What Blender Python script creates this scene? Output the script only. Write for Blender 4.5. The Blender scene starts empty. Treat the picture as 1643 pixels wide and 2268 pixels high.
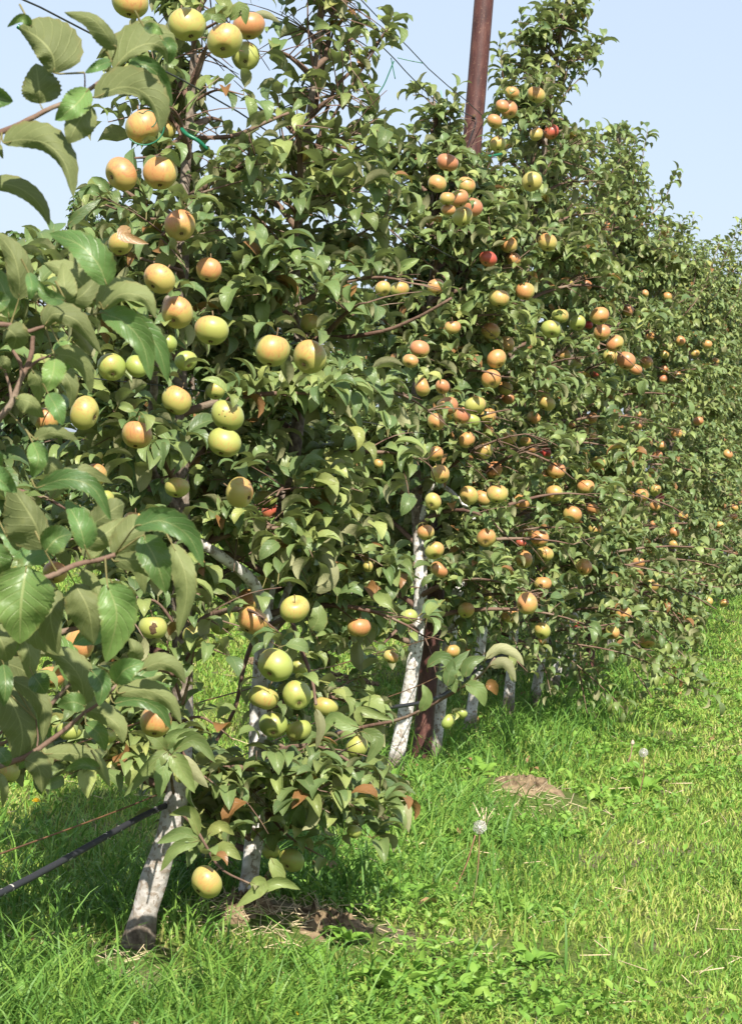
import bpy, math, random
import numpy as np
from mathutils import Vector, Matrix

rng = np.random.default_rng(7)
random.seed(7)
scene = bpy.context.scene
COL = scene.collection

# ---------------------------------------------------------------- camera
F_PX, CX, CY = 5000.0, 821.5, 1134.0        # focal length and centre, in units of a 1643 x 2268 picture
CAM = np.array([0.0, 0.0, 1.5])
PITCH, ROLL = math.atan(132 / 5000.0), math.radians(4.6)
Fw = np.array([0, math.cos(PITCH), -math.sin(PITCH)])
R0 = np.array([1.0, 0, 0])
U0 = np.cross(R0, Fw)
Rt = math.cos(ROLL) * R0 + math.sin(ROLL) * U0
Up = math.cos(ROLL) * U0 - math.sin(ROLL) * R0
cam_d = bpy.data.cameras.new('camera')
cam = bpy.data.objects.new('camera', cam_d)
COL.objects.link(cam)
scene.camera = cam
cam.matrix_world = Matrix(((Rt[0], Up[0], -Fw[0], CAM[0]), (Rt[1], Up[1], -Fw[1], CAM[1]),
                           (Rt[2], Up[2], -Fw[2], CAM[2]), (0, 0, 0, 1)))
cam_d.sensor_fit = 'VERTICAL'
cam_d.sensor_height = 24.0
cam_d.lens = 24.0 * F_PX / 2268.0
cam_d.clip_start = 0.05
cam_d.clip_end = 2000
cam_d.dof.use_dof = True
cam_d.dof.focus_distance = 8.5
cam_d.dof.aperture_fstop = 16

# ---------------------------------------------------------------- sky, sun, exposure
SUN_EL, SUN_AZ = math.radians(44), math.radians(172)      # azimuth clockwise from +Y: behind the viewer, a little left
sun_dir = np.array([math.sin(SUN_AZ) * math.cos(SUN_EL), math.cos(SUN_AZ) * math.cos(SUN_EL), math.sin(SUN_EL)])
world = bpy.data.worlds.new('World')
scene.world = world
world.use_nodes = True
wn, wl = world.node_tree.nodes, world.node_tree.links
wn.clear()
sky = wn.new('ShaderNodeTexSky')
sky.sky_type = 'NISHITA'
sky.sun_disc = False
sky.sun_elevation = SUN_EL
sky.sun_rotation = SUN_AZ
sky.air_density = 1.0
sky.dust_density = 1.6
sky.ozone_density = 1.2
veil = wn.new('ShaderNodeMixRGB')              # thin high haze, the same in every direction
veil.blend_type = 'MIX'
veil.inputs[0].default_value = 0.80
veil.inputs[2].default_value = (2.6, 3.0, 3.6, 1)
bg = wn.new('ShaderNodeBackground')
bg.inputs[1].default_value = 0.12
wo = wn.new('ShaderNodeOutputWorld')
wl.new(sky.outputs[0], veil.inputs[1])
wl.new(veil.outputs[0], bg.inputs[0])
wl.new(bg.outputs[0], wo.inputs[0])
sun_d = bpy.data.lights.new('sun', 'SUN')
sun_d.energy = 4.6
sun_d.angle = math.radians(0.5)
sun_d.color = (1.0, 0.94, 0.84)
sun = bpy.data.objects.new('sun', sun_d)
COL.objects.link(sun)
sun.rotation_euler = Vector(sun_dir).to_track_quat('Z', 'Y').to_euler()
scene.view_settings.view_transform = 'Standard'
scene.view_settings.look = 'None'
scene.view_settings.gamma = 1.0
scene.view_settings.use_curve_mapping = False
scene.view_settings.exposure = 1.06
scene.cycles.max_bounces = 6
scene.cycles.diffuse_bounces = 4
scene.cycles.transmission_bounces = 4
scene.cycles.transparent_max_bounces = 4


# ---------------------------------------------------------------- helpers
def P(px, py, D):
    """world point seen at picture position (px, py), D metres along the view axis"""
    px, py, D = np.broadcast_arrays(np.asarray(px, float), np.asarray(py, float), np.asarray(D, float))
    return CAM + D[..., None] * Fw + ((px - CX) / F_PX * D)[..., None] * Rt + ((CY - py) / F_PX * D)[..., None] * Up


def proj(p):
    q = np.asarray(p) - CAM
    D = q @ Fw
    Ds = np.where(D > 0.1, D, 0.1)
    return CX + F_PX * (q @ Rt) / Ds, CY - F_PX * (q @ Up) / Ds, D


def on_ground(px, py):
    d = Fw + (px - CX) / F_PX * Rt + (CY - py) / F_PX * Up
    return CAM + d * (-CAM[2] / d[2])


def mesh_quads(name, V, Q, uv=None, smooth=True):
    me = bpy.data.meshes.new(name)
    V = np.ascontiguousarray(V, np.float32)
    Q = np.ascontiguousarray(Q, np.int32)
    k = Q.shape[1]
    me.vertices.add(len(V)); me.loops.add(Q.size); me.polygons.add(len(Q))
    me.vertices.foreach_set('co', V.ravel())
    me.loops.foreach_set('vertex_index', Q.ravel())
    me.polygons.foreach_set('loop_start', np.arange(0, Q.size, k, dtype=np.int32))
    me.polygons.foreach_set('loop_total', np.full(len(Q), k, np.int32))
    if smooth:
        me.polygons.foreach_set('use_smooth', np.ones(len(Q), bool))
    if uv is not None:
        l = me.uv_layers.new(name='UVMap')
        l.data.foreach_set('uv', np.ascontiguousarray(uv[Q.ravel()], np.float32).ravel())
    me.update(calc_edges=True)
    return me


def link(name, data, parent=None, mat=None, loc=None, **kw):
    o = bpy.data.objects.new(name, data)
    COL.objects.link(o)
    if parent is not None:
        o.parent = parent
    if mat is not None and data is not None and len(data.materials) == 0:
        data.materials.append(mat)
    if loc is not None:
        o.location = loc
    for k, v in kw.items():
        o[k] = v
    return o


def thing(name, label, category, loc=(0, 0, 0), group=None, data=None, mat=None):
    o = link(name, data, mat=mat, loc=loc, label=label, category=category)
    if group:
        o['group'] = group
    return o


def smooth_path(pts, n):
    pts = np.asarray(pts, float)
    if len(pts) == 2:
        t = np.linspace(0, 1, n)[:, None]
        return pts[0] * (1 - t) + pts[1] * t
    p = np.vstack([2 * pts[0] - pts[1], pts, 2 * pts[-1] - pts[-2]])
    seg = len(pts) - 1
    u = np.linspace(0, seg - 1e-6, n)
    i = u.astype(int)
    t = (u - i)[:, None]
    a, b, c, d = p[i], p[i + 1], p[i + 2], p[i + 3]
    return 0.5 * (2 * b + (c - a) * t + (2 * a - 5 * b + 4 * c - d) * t * t + (3 * b - a - 3 * c + d) * t ** 3)


def tube_arrays(path, radii, sides=6, bump=0.0):
    path = np.asarray(path, float)
    n = len(path)
    radii = np.broadcast_to(np.asarray(radii, float), (n,)).copy()
    tan = np.gradient(path, axis=0)
    tan /= np.linalg.norm(tan, axis=1)[:, None] + 1e-9
    ref = np.array([0.31, 0.93, 0.2]) if abs(tan[0] @ np.array([0.31, 0.93, 0.2])) < 0.9 else np.array([0, 0, 1.0])
    a = np.cross(tan, ref); a /= np.linalg.norm(a, axis=1)[:, None] + 1e-9
    b = np.cross(tan, a)
    th = np.arange(sides) * 2 * math.pi / sides
    r = radii[:, None] * (1 + bump * rng.standard_normal((n, sides)))
    V = path[:, None, :] + r[..., None] * (np.cos(th)[None, :, None] * a[:, None, :] + np.sin(th)[None, :, None] * b[:, None, :])
    V = V.reshape(-1, 3)
    i = np.arange(n - 1)[:, None] * sides
    j = np.arange(sides)[None, :]
    k = (np.arange(sides)[None, :] + 1) % sides
    Q = np.stack([i + j, i + sides + j, i + sides + k, i + k], -1).reshape(-1, 4)
    # end cap as a collapsed ring
    V = np.vstack([V, path[-1:], path[:1]])
    e = (n - 1) * sides
    jj = np.arange(0, sides)
    cap = np.stack([e + jj, np.full(sides, len(V) - 2), np.full(sides, len(V) - 2), e + (jj + 1) % sides], -1)
    capq = np.stack([e + jj[::2], np.full(len(jj[::2]), len(V) - 2), e + (jj[::2] + 2) % sides, e + (jj[::2] + 1) % sides], -1)
    return V, np.vstack([Q, capq])


def merge(parts):
    V, Q, off = [], [], 0
    for v, q in parts:
        V.append(v); Q.append(q + off); off += len(v)
    return np.vstack(V), np.vstack(Q)


# ---------------------------------------------------------------- materials
def mat_new(name):
    m = bpy.data.materials.new(name)
    m.use_nodes = True
    nt = m.node_tree
    nt.nodes.clear()
    return m, nt.nodes, nt.links


def N(nodes, kind, **kw):
    n = nodes.new(kind)
    for k, v in kw.items():
        setattr(n, k, v)
    return n


def math_n(nodes, links, op, a, b=None, clamp=False):
    n = nodes.new('ShaderNodeMath')
    n.operation = op
    n.use_clamp = clamp
    for i, x in enumerate((a, b)):
        if x is None:
            continue
        if isinstance(x, (int, float)):
            n.inputs[i].default_value = x
        else:
            links.new(x, n.inputs[i])
    return n.outputs[0]


def mixc(nodes, links, f, a, b, mode='MIX'):
    n = nodes.new('ShaderNodeMixRGB')
    n.blend_type = mode
    for i, x in enumerate((f, a, b)):
        if isinstance(x, (int, float)):
            n.inputs[i].default_value = x
        elif isinstance(x, tuple):
            n.inputs[i].default_value = (*x, 1) if len(x) == 3 else x
        else:
            links.new(x, n.inputs[i])
    return n.outputs[0]


def ramp(nodes, links, fac, stops):
    n = nodes.new('ShaderNodeValToRGB')
    cr = n.color_ramp
    while len(cr.elements) > 1:
        cr.elements.remove(cr.elements[-1])
    cr.elements[0].position = stops[0][0]
    cr.elements[0].color = (*stops[0][1], 1)
    for p, c in stops[1:]:
        e = cr.elements.new(p)
        e.color = (*c, 1)
    if fac is not None:
        links.new(fac, n.inputs[0])
    return n.outputs[0]


def noise(nodes, links, scale, detail=3, vec=None, rough=0.5):
    n = nodes.new('ShaderNodeTexNoise')
    n.inputs['Scale'].default_value = scale
    n.inputs['Detail'].default_value = detail
    n.inputs['Roughness'].default_value = rough
    if vec is not None:
        links.new(vec, n.inputs['Vector'])
    return n.outputs['Fac']


def leaf_material(name, tops, under, brown=0.022, veins=True, trans=0.30):
    m, n, l = mat_new(name)
    geo = n.new('ShaderNodeNewGeometry')
    oi = n.new('ShaderNodeObjectInfo')
    rnd = math_n(n, l, 'FRACT', math_n(n, l, 'ADD', geo.outputs['Random Per Island'], oi.outputs['Random']))
    rnd2 = math_n(n, l, 'FRACT', math_n(n, l, 'MULTIPLY', rnd, 17.31))
    clump = noise(n, l, 2.6, 2, geo.outputs['Position'])
    rtop = math_n(n, l, 'ADD', math_n(n, l, 'MULTIPLY', rnd, 0.6), math_n(n, l, 'MULTIPLY', math_n(n, l, 'SUBTRACT', clump, 0.32), 1.1), clamp=True)
    top = ramp(n, l, rtop, tops)
    hsv = n.new('ShaderNodeHueSaturation')
    hsv.inputs['Value'].default_value = 1.0
    l.new(math_n(n, l, 'ADD', math_n(n, l, 'MULTIPLY', rnd2, 0.5), 0.75), hsv.inputs['Value'])
    l.new(top, hsv.inputs['Color'])
    und = n.new('ShaderNodeHueSaturation')
    und.inputs['Color'].default_value = (*under, 1)
    l.new(math_n(n, l, 'ADD', math_n(n, l, 'MULTIPLY', rnd2, 0.4), 0.8), und.inputs['Value'])
    colr = mixc(n, l, geo.outputs['Backfacing'], hsv.outputs[0], und.outputs[0])
    uv = n.new('ShaderNodeUVMap')
    sep = n.new('ShaderNodeSeparateXYZ')
    l.new(uv.outputs[0], sep.inputs[0])
    au = math_n(n, l, 'ABSOLUTE', math_n(n, l, 'SUBTRACT', sep.outputs[0], 0.5))
    # midrib and pinnate side veins
    mid = math_n(n, l, 'LESS_THAN', au, 0.022)
    ph = math_n(n, l, 'FRACT', math_n(n, l, 'MULTIPLY', math_n(n, l, 'SUBTRACT', sep.outputs[1], math_n(n, l, 'MULTIPLY', au, 0.55)), 8.0))
    tri = math_n(n, l, 'ABSOLUTE', math_n(n, l, 'SUBTRACT', ph, 0.5))
    side = math_n(n, l, 'MULTIPLY', math_n(n, l, 'SUBTRACT', 0.10, tri), 10.0, clamp=True)
    vein = math_n(n, l, 'MAXIMUM', mid, math_n(n, l, 'MULTIPLY', side, 0.55 if veins else 0.3))
    lighter = mixc(n, l, 0.75 if name.startswith('near') else 0.45, colr, (0.38, 0.40, 0.17))
    colr = mixc(n, l, math_n(n, l, 'MULTIPLY', vein, 0.6), colr, lighter)
    tc = n.new('ShaderNodeTexCoord')
    nz = noise(n, l, 55, 3, geo.outputs['Position'])
    blot = math_n(n, l, 'MULTIPLY', math_n(n, l, 'SUBTRACT', nz, 0.62), 6.0, clamp=True)
    colr = mixc(n, l, math_n(n, l, 'MULTIPLY', blot, 0.45), colr, (0.17, 0.18, 0.05))
    # a few dry brown leaves
    isb = math_n(n, l, 'LESS_THAN', rnd2, brown)
    colr = mixc(n, l, isb, colr, (0.26, 0.13, 0.05))
    # yellowing / browning edge
    edge = math_n(n, l, 'MULTIPLY', math_n(n, l, 'SUBTRACT', math_n(n, l, 'ADD', au, math_n(n, l, 'MULTIPLY', nz, 0.35)), 0.60), 8.0, clamp=True)
    colr = mixc(n, l, math_n(n, l, 'MULTIPLY', edge, 0.35), colr, (0.24, 0.16, 0.06))
    pet = math_n(n, l, 'LESS_THAN', sep.outputs[1], -0.01)
    colr = mixc(n, l, pet, colr, (0.24, 0.21, 0.08))
    bs = n.new('ShaderNodeBsdfPrincipled')
    l.new(colr, bs.inputs['Base Color'])
    rgh = math_n(n, l, 'ADD', math_n(n, l, 'MULTIPLY', geo.outputs['Backfacing'], 0.28), 0.42)
    l.new(rgh, bs.inputs['Roughness'])
    bs.inputs['Specular IOR Level'].default_value = 0.45
    tr = n.new('ShaderNodeBsdfTranslucent')
    l.new(mixc(n, l, 0.6, colr, (0.16, 0.26, 0.03)), tr.inputs['Color'])
    mx = n.new('ShaderNodeMixShader')
    mx.inputs[0].default_value = trans
    l.new(bs.outputs[0], mx.inputs[1])
    l.new(tr.outputs[0], mx.inputs[2])
    bp = n.new('ShaderNodeBump')
    bp.inputs['Strength'].default_value = 0.5
    bp.inputs['Distance'].default_value = 0.004
    h = math_n(n, l, 'ADD', math_n(n, l, 'MULTIPLY', vein, -0.6), math_n(n, l, 'MULTIPLY', nz, 0.9))
    l.new(h, bp.inputs['Height'])
    l.new(bp.outputs[0], bs.inputs['Normal'])
    out = n.new('ShaderNodeOutputMaterial')
    l.new(mx.outputs[0], out.inputs[0])
    return m


TOPS = [(0.0, (0.08, 0.14, 0.052)), (0.3, (0.13, 0.195, 0.07)), (0.6, (0.19, 0.255, 0.085)), (0.85, (0.28, 0.32, 0.10)), (1.0, (0.38, 0.38, 0.12))]
M_LEAF = leaf_material('apple leaf', TOPS, (0.29, 0.29, 0.15), trans=0.32)
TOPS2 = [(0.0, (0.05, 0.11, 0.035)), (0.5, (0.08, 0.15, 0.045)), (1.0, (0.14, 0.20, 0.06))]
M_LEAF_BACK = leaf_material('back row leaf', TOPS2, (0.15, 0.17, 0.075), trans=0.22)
M_LEAF_NEAR = leaf_material('near apple leaf', [(0.0, (0.07, 0.14, 0.05)), (0.5, (0.10, 0.185, 0.055)), (1.0, (0.17, 0.26, 0.07))], (0.165, 0.19, 0.07), brown=0.0, trans=0.30)
M_LEAF_DRY = leaf_material('dry leaf', [(0.0, (0.30, 0.16, 0.07)), (1.0, (0.42, 0.26, 0.12))], (0.30, 0.20, 0.10), brown=0.0, trans=0.2)


def bark_material(name, wash_top, wash_amt=1.0, twig=False):
    m, n, l = mat_new(name)
    geo = n.new('ShaderNodeNewGeometry')
    sep = n.new('ShaderNodeSeparateXYZ')
    l.new(geo.outputs['Position'], sep.inputs[0])
    nb = noise(n, l, 60, 4, geo.outputs['Position'])
    nb2 = noise(n, l, 9, 3, geo.outputs['Position'])
    if twig:
        bark = ramp(n, l, nb2, [(0.3, (0.10, 0.055, 0.042)), (0.55, (0.17, 0.11, 0.08)), (0.75, (0.24, 0.19, 0.14))])
    else:
        bark = ramp(n, l, nb, [(0.3, (0.085, 0.065, 0.05)), (0.5, (0.17, 0.135, 0.105)), (0.7, (0.28, 0.235, 0.19))])
    colr = bark
    if wash_amt > 0:
        zz = math_n(n, l, 'ADD', sep.outputs[2], math_n(n, l, 'MULTIPLY', nb2, 0.35))
        below = math_n(n, l, 'MULTIPLY', math_n(n, l, 'SUBTRACT', wash_top + 0.17, zz), 14.0, clamp=True)
        foot = math_n(n, l, 'MULTIPLY', math_n(n, l, 'SUBTRACT', zz, 0.26), 12.0, clamp=True)
        flake = math_n(n, l, 'MULTIPLY', math_n(n, l, 'SUBTRACT', 0.62, nb), 12.0, clamp=True)
        w = math_n(n, l, 'MULTIPLY', math_n(n, l, 'MULTIPLY', math_n(n, l, 'MULTIPLY', below, foot), flake), wash_amt)
        dirt = ramp(n, l, noise(n, l, 25, 4, geo.outputs['Position']), [(0.35, (0.36, 0.34, 0.30)), (0.55, (0.60, 0.58, 0.55)), (0.7, (0.70, 0.68, 0.65))])
        colr = mixc(n, l, w, bark, dirt)
    bs = n.new('ShaderNodeBsdfPrincipled')
    l.new(colr, bs.inputs['Base Color'])
    bs.inputs['Roughness'].default_value = 0.85
    bs.inputs['Specular IOR Level'].default_value = 0.2
    bp = n.new('ShaderNodeBump')
    bp.inputs['Strength'].default_value = 0.7
    bp.inputs['Distance'].default_value = 0.006
    l.new(nb, bp.inputs['Height'])
    l.new(bp.outputs[0], bs.inputs['Normal'])
    out = n.new('ShaderNodeOutputMaterial')
    l.new(bs.outputs[0], out.inputs[0])
    return m


M_TRUNK = bark_material('whitewashed bark', 1.15)
M_TRUNK_GREY = bark_material('half washed bark', 0.75, 0.6)
M_LIMB_WHITE = bark_material('washed limb', 3.5, 1.0)
M_TWIG = bark_material('twig bark', 0, 0, True)
M_PALE = bark_material('pale bark', 0, 0)


def plain(name, colr, rough=0.6, metal=0.0, spec=0.4, var=None, scale=30, bump=0.0):
    m, n, l = mat_new(name)
    bs = n.new('ShaderNodeBsdfPrincipled')
    geo = n.new('ShaderNodeNewGeometry')
    nz = noise(n, l, scale, 4, geo.outputs['Position'])
    if var is not None:
        l.new(ramp(n, l, nz, [(0.35, colr), (0.65, var)]), bs.inputs['Base Color'])
    else:
        bs.inputs['Base Color'].default_value = (*colr, 1)
    bs.inputs['Roughness'].default_value = rough
    bs.inputs['Metallic'].default_value = metal
    bs.inputs['Specular IOR Level'].default_value = spec
    if bump:
        bp = n.new('ShaderNodeBump')
        bp.inputs['Strength'].default_value = bump
        bp.inputs['Distance'].default_value = 0.003
        l.new(nz, bp.inputs['Height'])
        l.new(bp.outputs[0], bs.inputs['Normal'])
    out = n.new('ShaderNodeOutputMaterial')
    l.new(bs.outputs[0], out.inputs[0])
    return m


def rust_material():
    m, n, l = mat_new('rusty painted steel')
    geo = n.new('ShaderNodeNewGeometry')
    mp = n.new('ShaderNodeMapping')
    mp.inputs['Scale'].default_value = (1, 1, 0.25)
    l.new(geo.outputs['Position'], mp.inputs[0])
    a = noise(n, l, 45, 5, mp.outputs[0])
    b = noise(n, l, 130, 4, geo.outputs['Position'], 0.7)
    c = ramp(n, l, a, [(0.32, (0.040, 0.014, 0.012)), (0.52, (0.072, 0.025, 0.020)), (0.72, (0.115, 0.048, 0.035))])
    sp = math_n(n, l, 'MULTIPLY', math_n(n, l, 'SUBTRACT', b, 0.60), 9.0, clamp=True)
    c = mixc(n, l, math_n(n, l, 'MULTIPLY', sp, 0.7), c, (0.33, 0.21, 0.13))
    bs = n.new('ShaderNodeBsdfPrincipled')
    l.new(c, bs.inputs['Base Color'])
    bs.inputs['Roughness'].default_value = 0.55
    bs.inputs['Specular IOR Level'].default_value = 0.4
    bp = n.new('ShaderNodeBump')
    bp.inputs['Strength'].default_value = 0.4
    bp.inputs['Distance'].default_value = 0.002
    l.new(b, bp.inputs['Height'])
    l.new(bp.outputs[0], bs.inputs['Normal'])
    out = n.new('ShaderNodeOutputMaterial')
    l.new(bs.outputs[0], out.inputs[0])
    return m


M_RUST = rust_material()
M_WIRE = plain('rusty wire', (0.10, 0.055, 0.035), 0.6, 0.2, var=(0.22, 0.11, 0.05), scale=15)
M_WIRE_DARK = plain('dark wire', (0.04, 0.045, 0.05), 0.5, 0.2)
M_HOSE = plain('black rubber hose', (0.028, 0.029, 0.034), 0.6, 0, 0.3)
M_CHALK = plain('chalky mark', (0.45, 0.43, 0.38), 0.9)
M_GREEN = plain('green plastic', (0.01, 0.12, 0.06), 0.35, 0, 0.5)
M_DARK = plain('dark scar', (0.05, 0.03, 0.015), 0.9, var=(0.13, 0.075, 0.035), scale=400)
M_STALK = plain('apple stalk', (0.15, 0.10, 0.05), 0.8)


def apple_material():
    m, n, l = mat_new('apple skin')
    oi = n.new('ShaderNodeObjectInfo')
    tc = n.new('ShaderNodeTexCoord')
    ripe = math_n(n, l, 'DIVIDE', oi.outputs['Object Index'], 100.0)
    base = ramp(n, l, ripe, [(0.0, (0.27, 0.33, 0.075)), (0.25, (0.36, 0.35, 0.09)), (0.5, (0.40, 0.33, 0.09)), (0.75, (0.42, 0.27, 0.07)), (1.0, (0.44, 0.10, 0.06))])
    sc = n.new('ShaderNodeSeparateColor')
    l.new(oi.outputs['Color'], sc.inputs[0])
    cmb = n.new('ShaderNodeCombineXYZ')
    for i in range(3):
        l.new(math_n(n, l, 'SUBTRACT', math_n(n, l, 'MULTIPLY', sc.outputs[i], 2.0), 1.0), cmb.inputs[i])
    nrm = N(n, 'ShaderNodeVectorMath', operation='NORMALIZE')
    l.new(tc.outputs['Object'], nrm.inputs[0])
    dot = N(n, 'ShaderNodeVectorMath', operation='DOT_PRODUCT')
    l.new(nrm.outputs[0], dot.inputs[0])
    l.new(cmb.outputs[0], dot.inputs[1])
    # streaks running stem to calyx
    mp = n.new('ShaderNodeMapping')
    mp.inputs['Scale'].default_value = (1, 1, 0.16)
    l.new(nrm.outputs[0], mp.inputs[0])
    ofs = N(n, 'ShaderNodeVectorMath', operation='ADD')
    l.new(mp.outputs[0], ofs.inputs[0])
    l.new(math_n(n, l, 'MULTIPLY', oi.outputs['Random'], 37.0), ofs.inputs[1])
    st = noise(n, l, 9, 4, ofs.outputs[0], 0.65)
    big = noise(n, l, 1.4, 2, ofs.outputs[0])
    bl = math_n(n, l, 'ADD', dot.outputs['Value'], math_n(n, l, 'MULTIPLY', math_n(n, l, 'SUBTRACT', st, 0.5), 1.7))
    bl = math_n(n, l, 'ADD', bl, math_n(n, l, 'MULTIPLY', math_n(n, l, 'SUBTRACT', big, 0.5), 1.2))
    amt = oi.outputs['Alpha']
    bl = math_n(n, l, 'ADD', bl, math_n(n, l, 'SUBTRACT', math_n(n, l, 'MULTIPLY', amt, 1.7), 0.95))
    mr = N(n, 'ShaderNodeMapRange', interpolation_type='SMOOTHSTEP')
    mr.inputs['From Min'].default_value = 0.0
    mr.inputs['From Max'].default_value = 1.15
    l.new(bl, mr.inputs['Value'])
    blush = ramp(n, l, ripe, [(0.0, (0.36, 0.30, 0.08)), (0.25, (0.47, 0.26, 0.085)), (0.5, (0.47, 0.225, 0.08)), (0.75, (0.41, 0.16, 0.08)), (1.0, (0.40, 0.03, 0.03))])
    c = mixc(n, l, mr.outputs[0], base, blush)
    deep = math_n(n, l, 'MULTIPLY', math_n(n, l, 'MULTIPLY', math_n(n, l, 'SUBTRACT', st, 0.52), 5.0, clamp=True), mr.outputs[0])
    c = mixc(n, l, math_n(n, l, 'MULTIPLY', deep, 0.6), c, (0.36, 0.095, 0.05))
    vo = N(n, 'ShaderNodeTexVoronoi')
    vo.inputs['Scale'].default_value = 16
    l.new(nrm.outputs[0], vo.inputs['Vector'])
    dotm = math_n(n, l, 'LESS_THAN', vo.outputs['Distance'], 0.10)
    c = mixc(n, l, math_n(n, l, 'MULTIPLY', dotm, 0.5), c, (0.62, 0.55, 0.32))
    bn = noise(n, l, 4.5, 3, ofs.outputs[0])
    bru = math_n(n, l, 'MULTIPLY', math_n(n, l, 'SUBTRACT', bn, 0.66), 8.0, clamp=True)
    c = mixc(n, l, math_n(n, l, 'MULTIPLY', bru, 0.5), c, (0.22, 0.13, 0.05))
    sz = n.new('ShaderNodeSeparateXYZ')
    l.new(nrm.outputs[0], sz.inputs[0])
    rus = math_n(n, l, 'MULTIPLY', math_n(n, l, 'SUBTRACT', math_n(n, l, 'ABSOLUTE', sz.outputs[2]), 0.90), 9.0, clamp=True)
    c = mixc(n, l, math_n(n, l, 'MULTIPLY', rus, 0.5), c, (0.27, 0.22, 0.08))
    bs = n.new('ShaderNodeBsdfPrincipled')
    l.new(c, bs.inputs['Base Color'])
    bs.inputs['Roughness'].default_value = 0.46
    bs.inputs['Specular IOR Level'].default_value = 0.55
    bs.inputs['Coat Weight'].default_value = 0.15
    bs.inputs['Coat Roughness'].default_value = 0.30
    bs.inputs['Subsurface Weight'].default_value = 0.0
    out = n.new('ShaderNodeOutputMaterial')
    l.new(bs.outputs[0], out.inputs[0])
    return m


M_APPLE = apple_material()

# ---------------------------------------------------------------- ground
ROW_A, ROW_B = 0.2235, -2.024                 # the planted row: X = ROW_A * Y + ROW_B


def row_x(y):
    return ROW_A * y + ROW_B


MOUNDS = [(on_ground(1165, 1765), 0.28, 0.07), (on_ground(730, 2075), 0.22, 0.05), (on_ground(540, 2060), 0.14, 0.05), (on_ground(285, 2135), 0.13, 0.0), (on_ground(295, 2180), 0.12, 0.0)]


def ground_z(x, y):
    x = np.asarray(x, float); y = np.asarray(y, float)
    z = 0.018 * np.sin(x * 2.1 + 0.7 * y) * np.cos(y * 1.3 - 0.4 * x) + 0.010 * np.sin(5.3 * x + 1.0) * np.sin(4.1 * y)
    off = x - row_x(y)
    z += 0.05 * np.exp(-(off / 0.35) ** 2)
    for c, r, h in MOUNDS:
        z += h * np.exp(-((x - c[0]) ** 2 + ((y - c[1]) * 0.7) ** 2) / r ** 2)
    return z - 0.03


def make_ground():
    ys = np.concatenate([np.linspace(-6, 4, 12), np.linspace(4.2, 20, 130), np.geomspace(20.4, 900, 50)])
    us = np.concatenate([-np.geomspace(400, 6.1, 18), np.linspace(-6, 7, 105), np.geomspace(7.1, 400, 18)])
    Y, U = np.meshgrid(ys, us, indexing='ij')
    X = U + np.where(Y < 60, 0.1 * Y, 6)
    Z = ground_z(X, Y) * np.clip(1.2 - Y / 60, 0, 1)
    V = np.stack([X, Y, Z], -1).reshape(-1, 3)
    a, b = Y.shape
    i = (np.arange(a - 1)[:, None] * b + np.arange(b - 1)[None, :]).ravel()
    Q = np.stack([i, i + 1, i + b + 1, i + b], -1)
    me = mesh_quads('ground', V, Q)
    m, n, l = mat_new('soil and turf')
    geo = n.new('ShaderNodeNewGeometry')
    a1 = noise(n, l, 2.2, 5, geo.outputs['Position'])
    a2 = noise(n, l, 35, 5, geo.outputs['Position'], 0.7)
    turf = ramp(n, l, a2, [(0.3, (0.045, 0.075, 0.018)), (0.55, (0.11, 0.15, 0.035)), (0.75, (0.22, 0.22, 0.08))])
    soil = ramp(n, l, a2, [(0.3, (0.09, 0.065, 0.045)), (0.6, (0.20, 0.155, 0.11)), (0.8, (0.33, 0.27, 0.19))])
    s = math_n(n, l, 'MULTIPLY', math_n(n, l, 'SUBTRACT', a1, 0.55), 9.0, clamp=True)
    c = mixc(n, l, math_n(n, l, 'MULTIPLY', s, 0.8), turf, soil)
    bs = n.new('ShaderNodeBsdfPrincipled')
    l.new(c, bs.inputs['Base Color'])
    bs.inputs['Roughness'].default_value = 0.95
    bs.inputs['Specular IOR Level'].default_value = 0.1
    bp = n.new('ShaderNodeBump')
    bp.inputs['Distance'].default_value = 0.02
    l.new(a2, bp.inputs['Height'])
    l.new(bp.outputs[0], bs.inputs['Normal'])
    out = n.new('ShaderNodeOutputMaterial')
    l.new(bs.outputs[0], out.inputs[0])
    link('ground', me, mat=m, kind='structure')
    return m


make_ground()


def ground_cover_material(name, stops, trans=0.3, rough=0.5):
    m, n, l = mat_new(name)
    geo = n.new('ShaderNodeNewGeometry')
    rnd = geo.outputs['Random Per Island']
    big = noise(n, l, 1.1, 3, geo.outputs['Position'])
    f = math_n(n, l, 'ADD', math_n(n, l, 'MULTIPLY', rnd, 0.55), math_n(n, l, 'MULTIPLY', math_n(n, l, 'SUBTRACT', big, 0.25), 0.9), clamp=True)
    c = ramp(n, l, f, stops)
    bs = n.new('ShaderNodeBsdfPrincipled')
    l.new(c, bs.inputs['Base Color'])
    bs.inputs['Roughness'].default_value = rough
    bs.inputs['Specular IOR Level'].default_value = 0.3
    tr = n.new('ShaderNodeBsdfTranslucent')
    l.new(c, tr.inputs[0])
    mx = n.new('ShaderNodeMixShader')
    mx.inputs[0].default_value = trans
    l.new(bs.outputs[0], mx.inputs[1])
    l.new(tr.outputs[0], mx.inputs[2])
    out = n.new('ShaderNodeOutputMaterial')
    l.new(mx.outputs[0], out.inputs[0])
    return m


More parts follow.
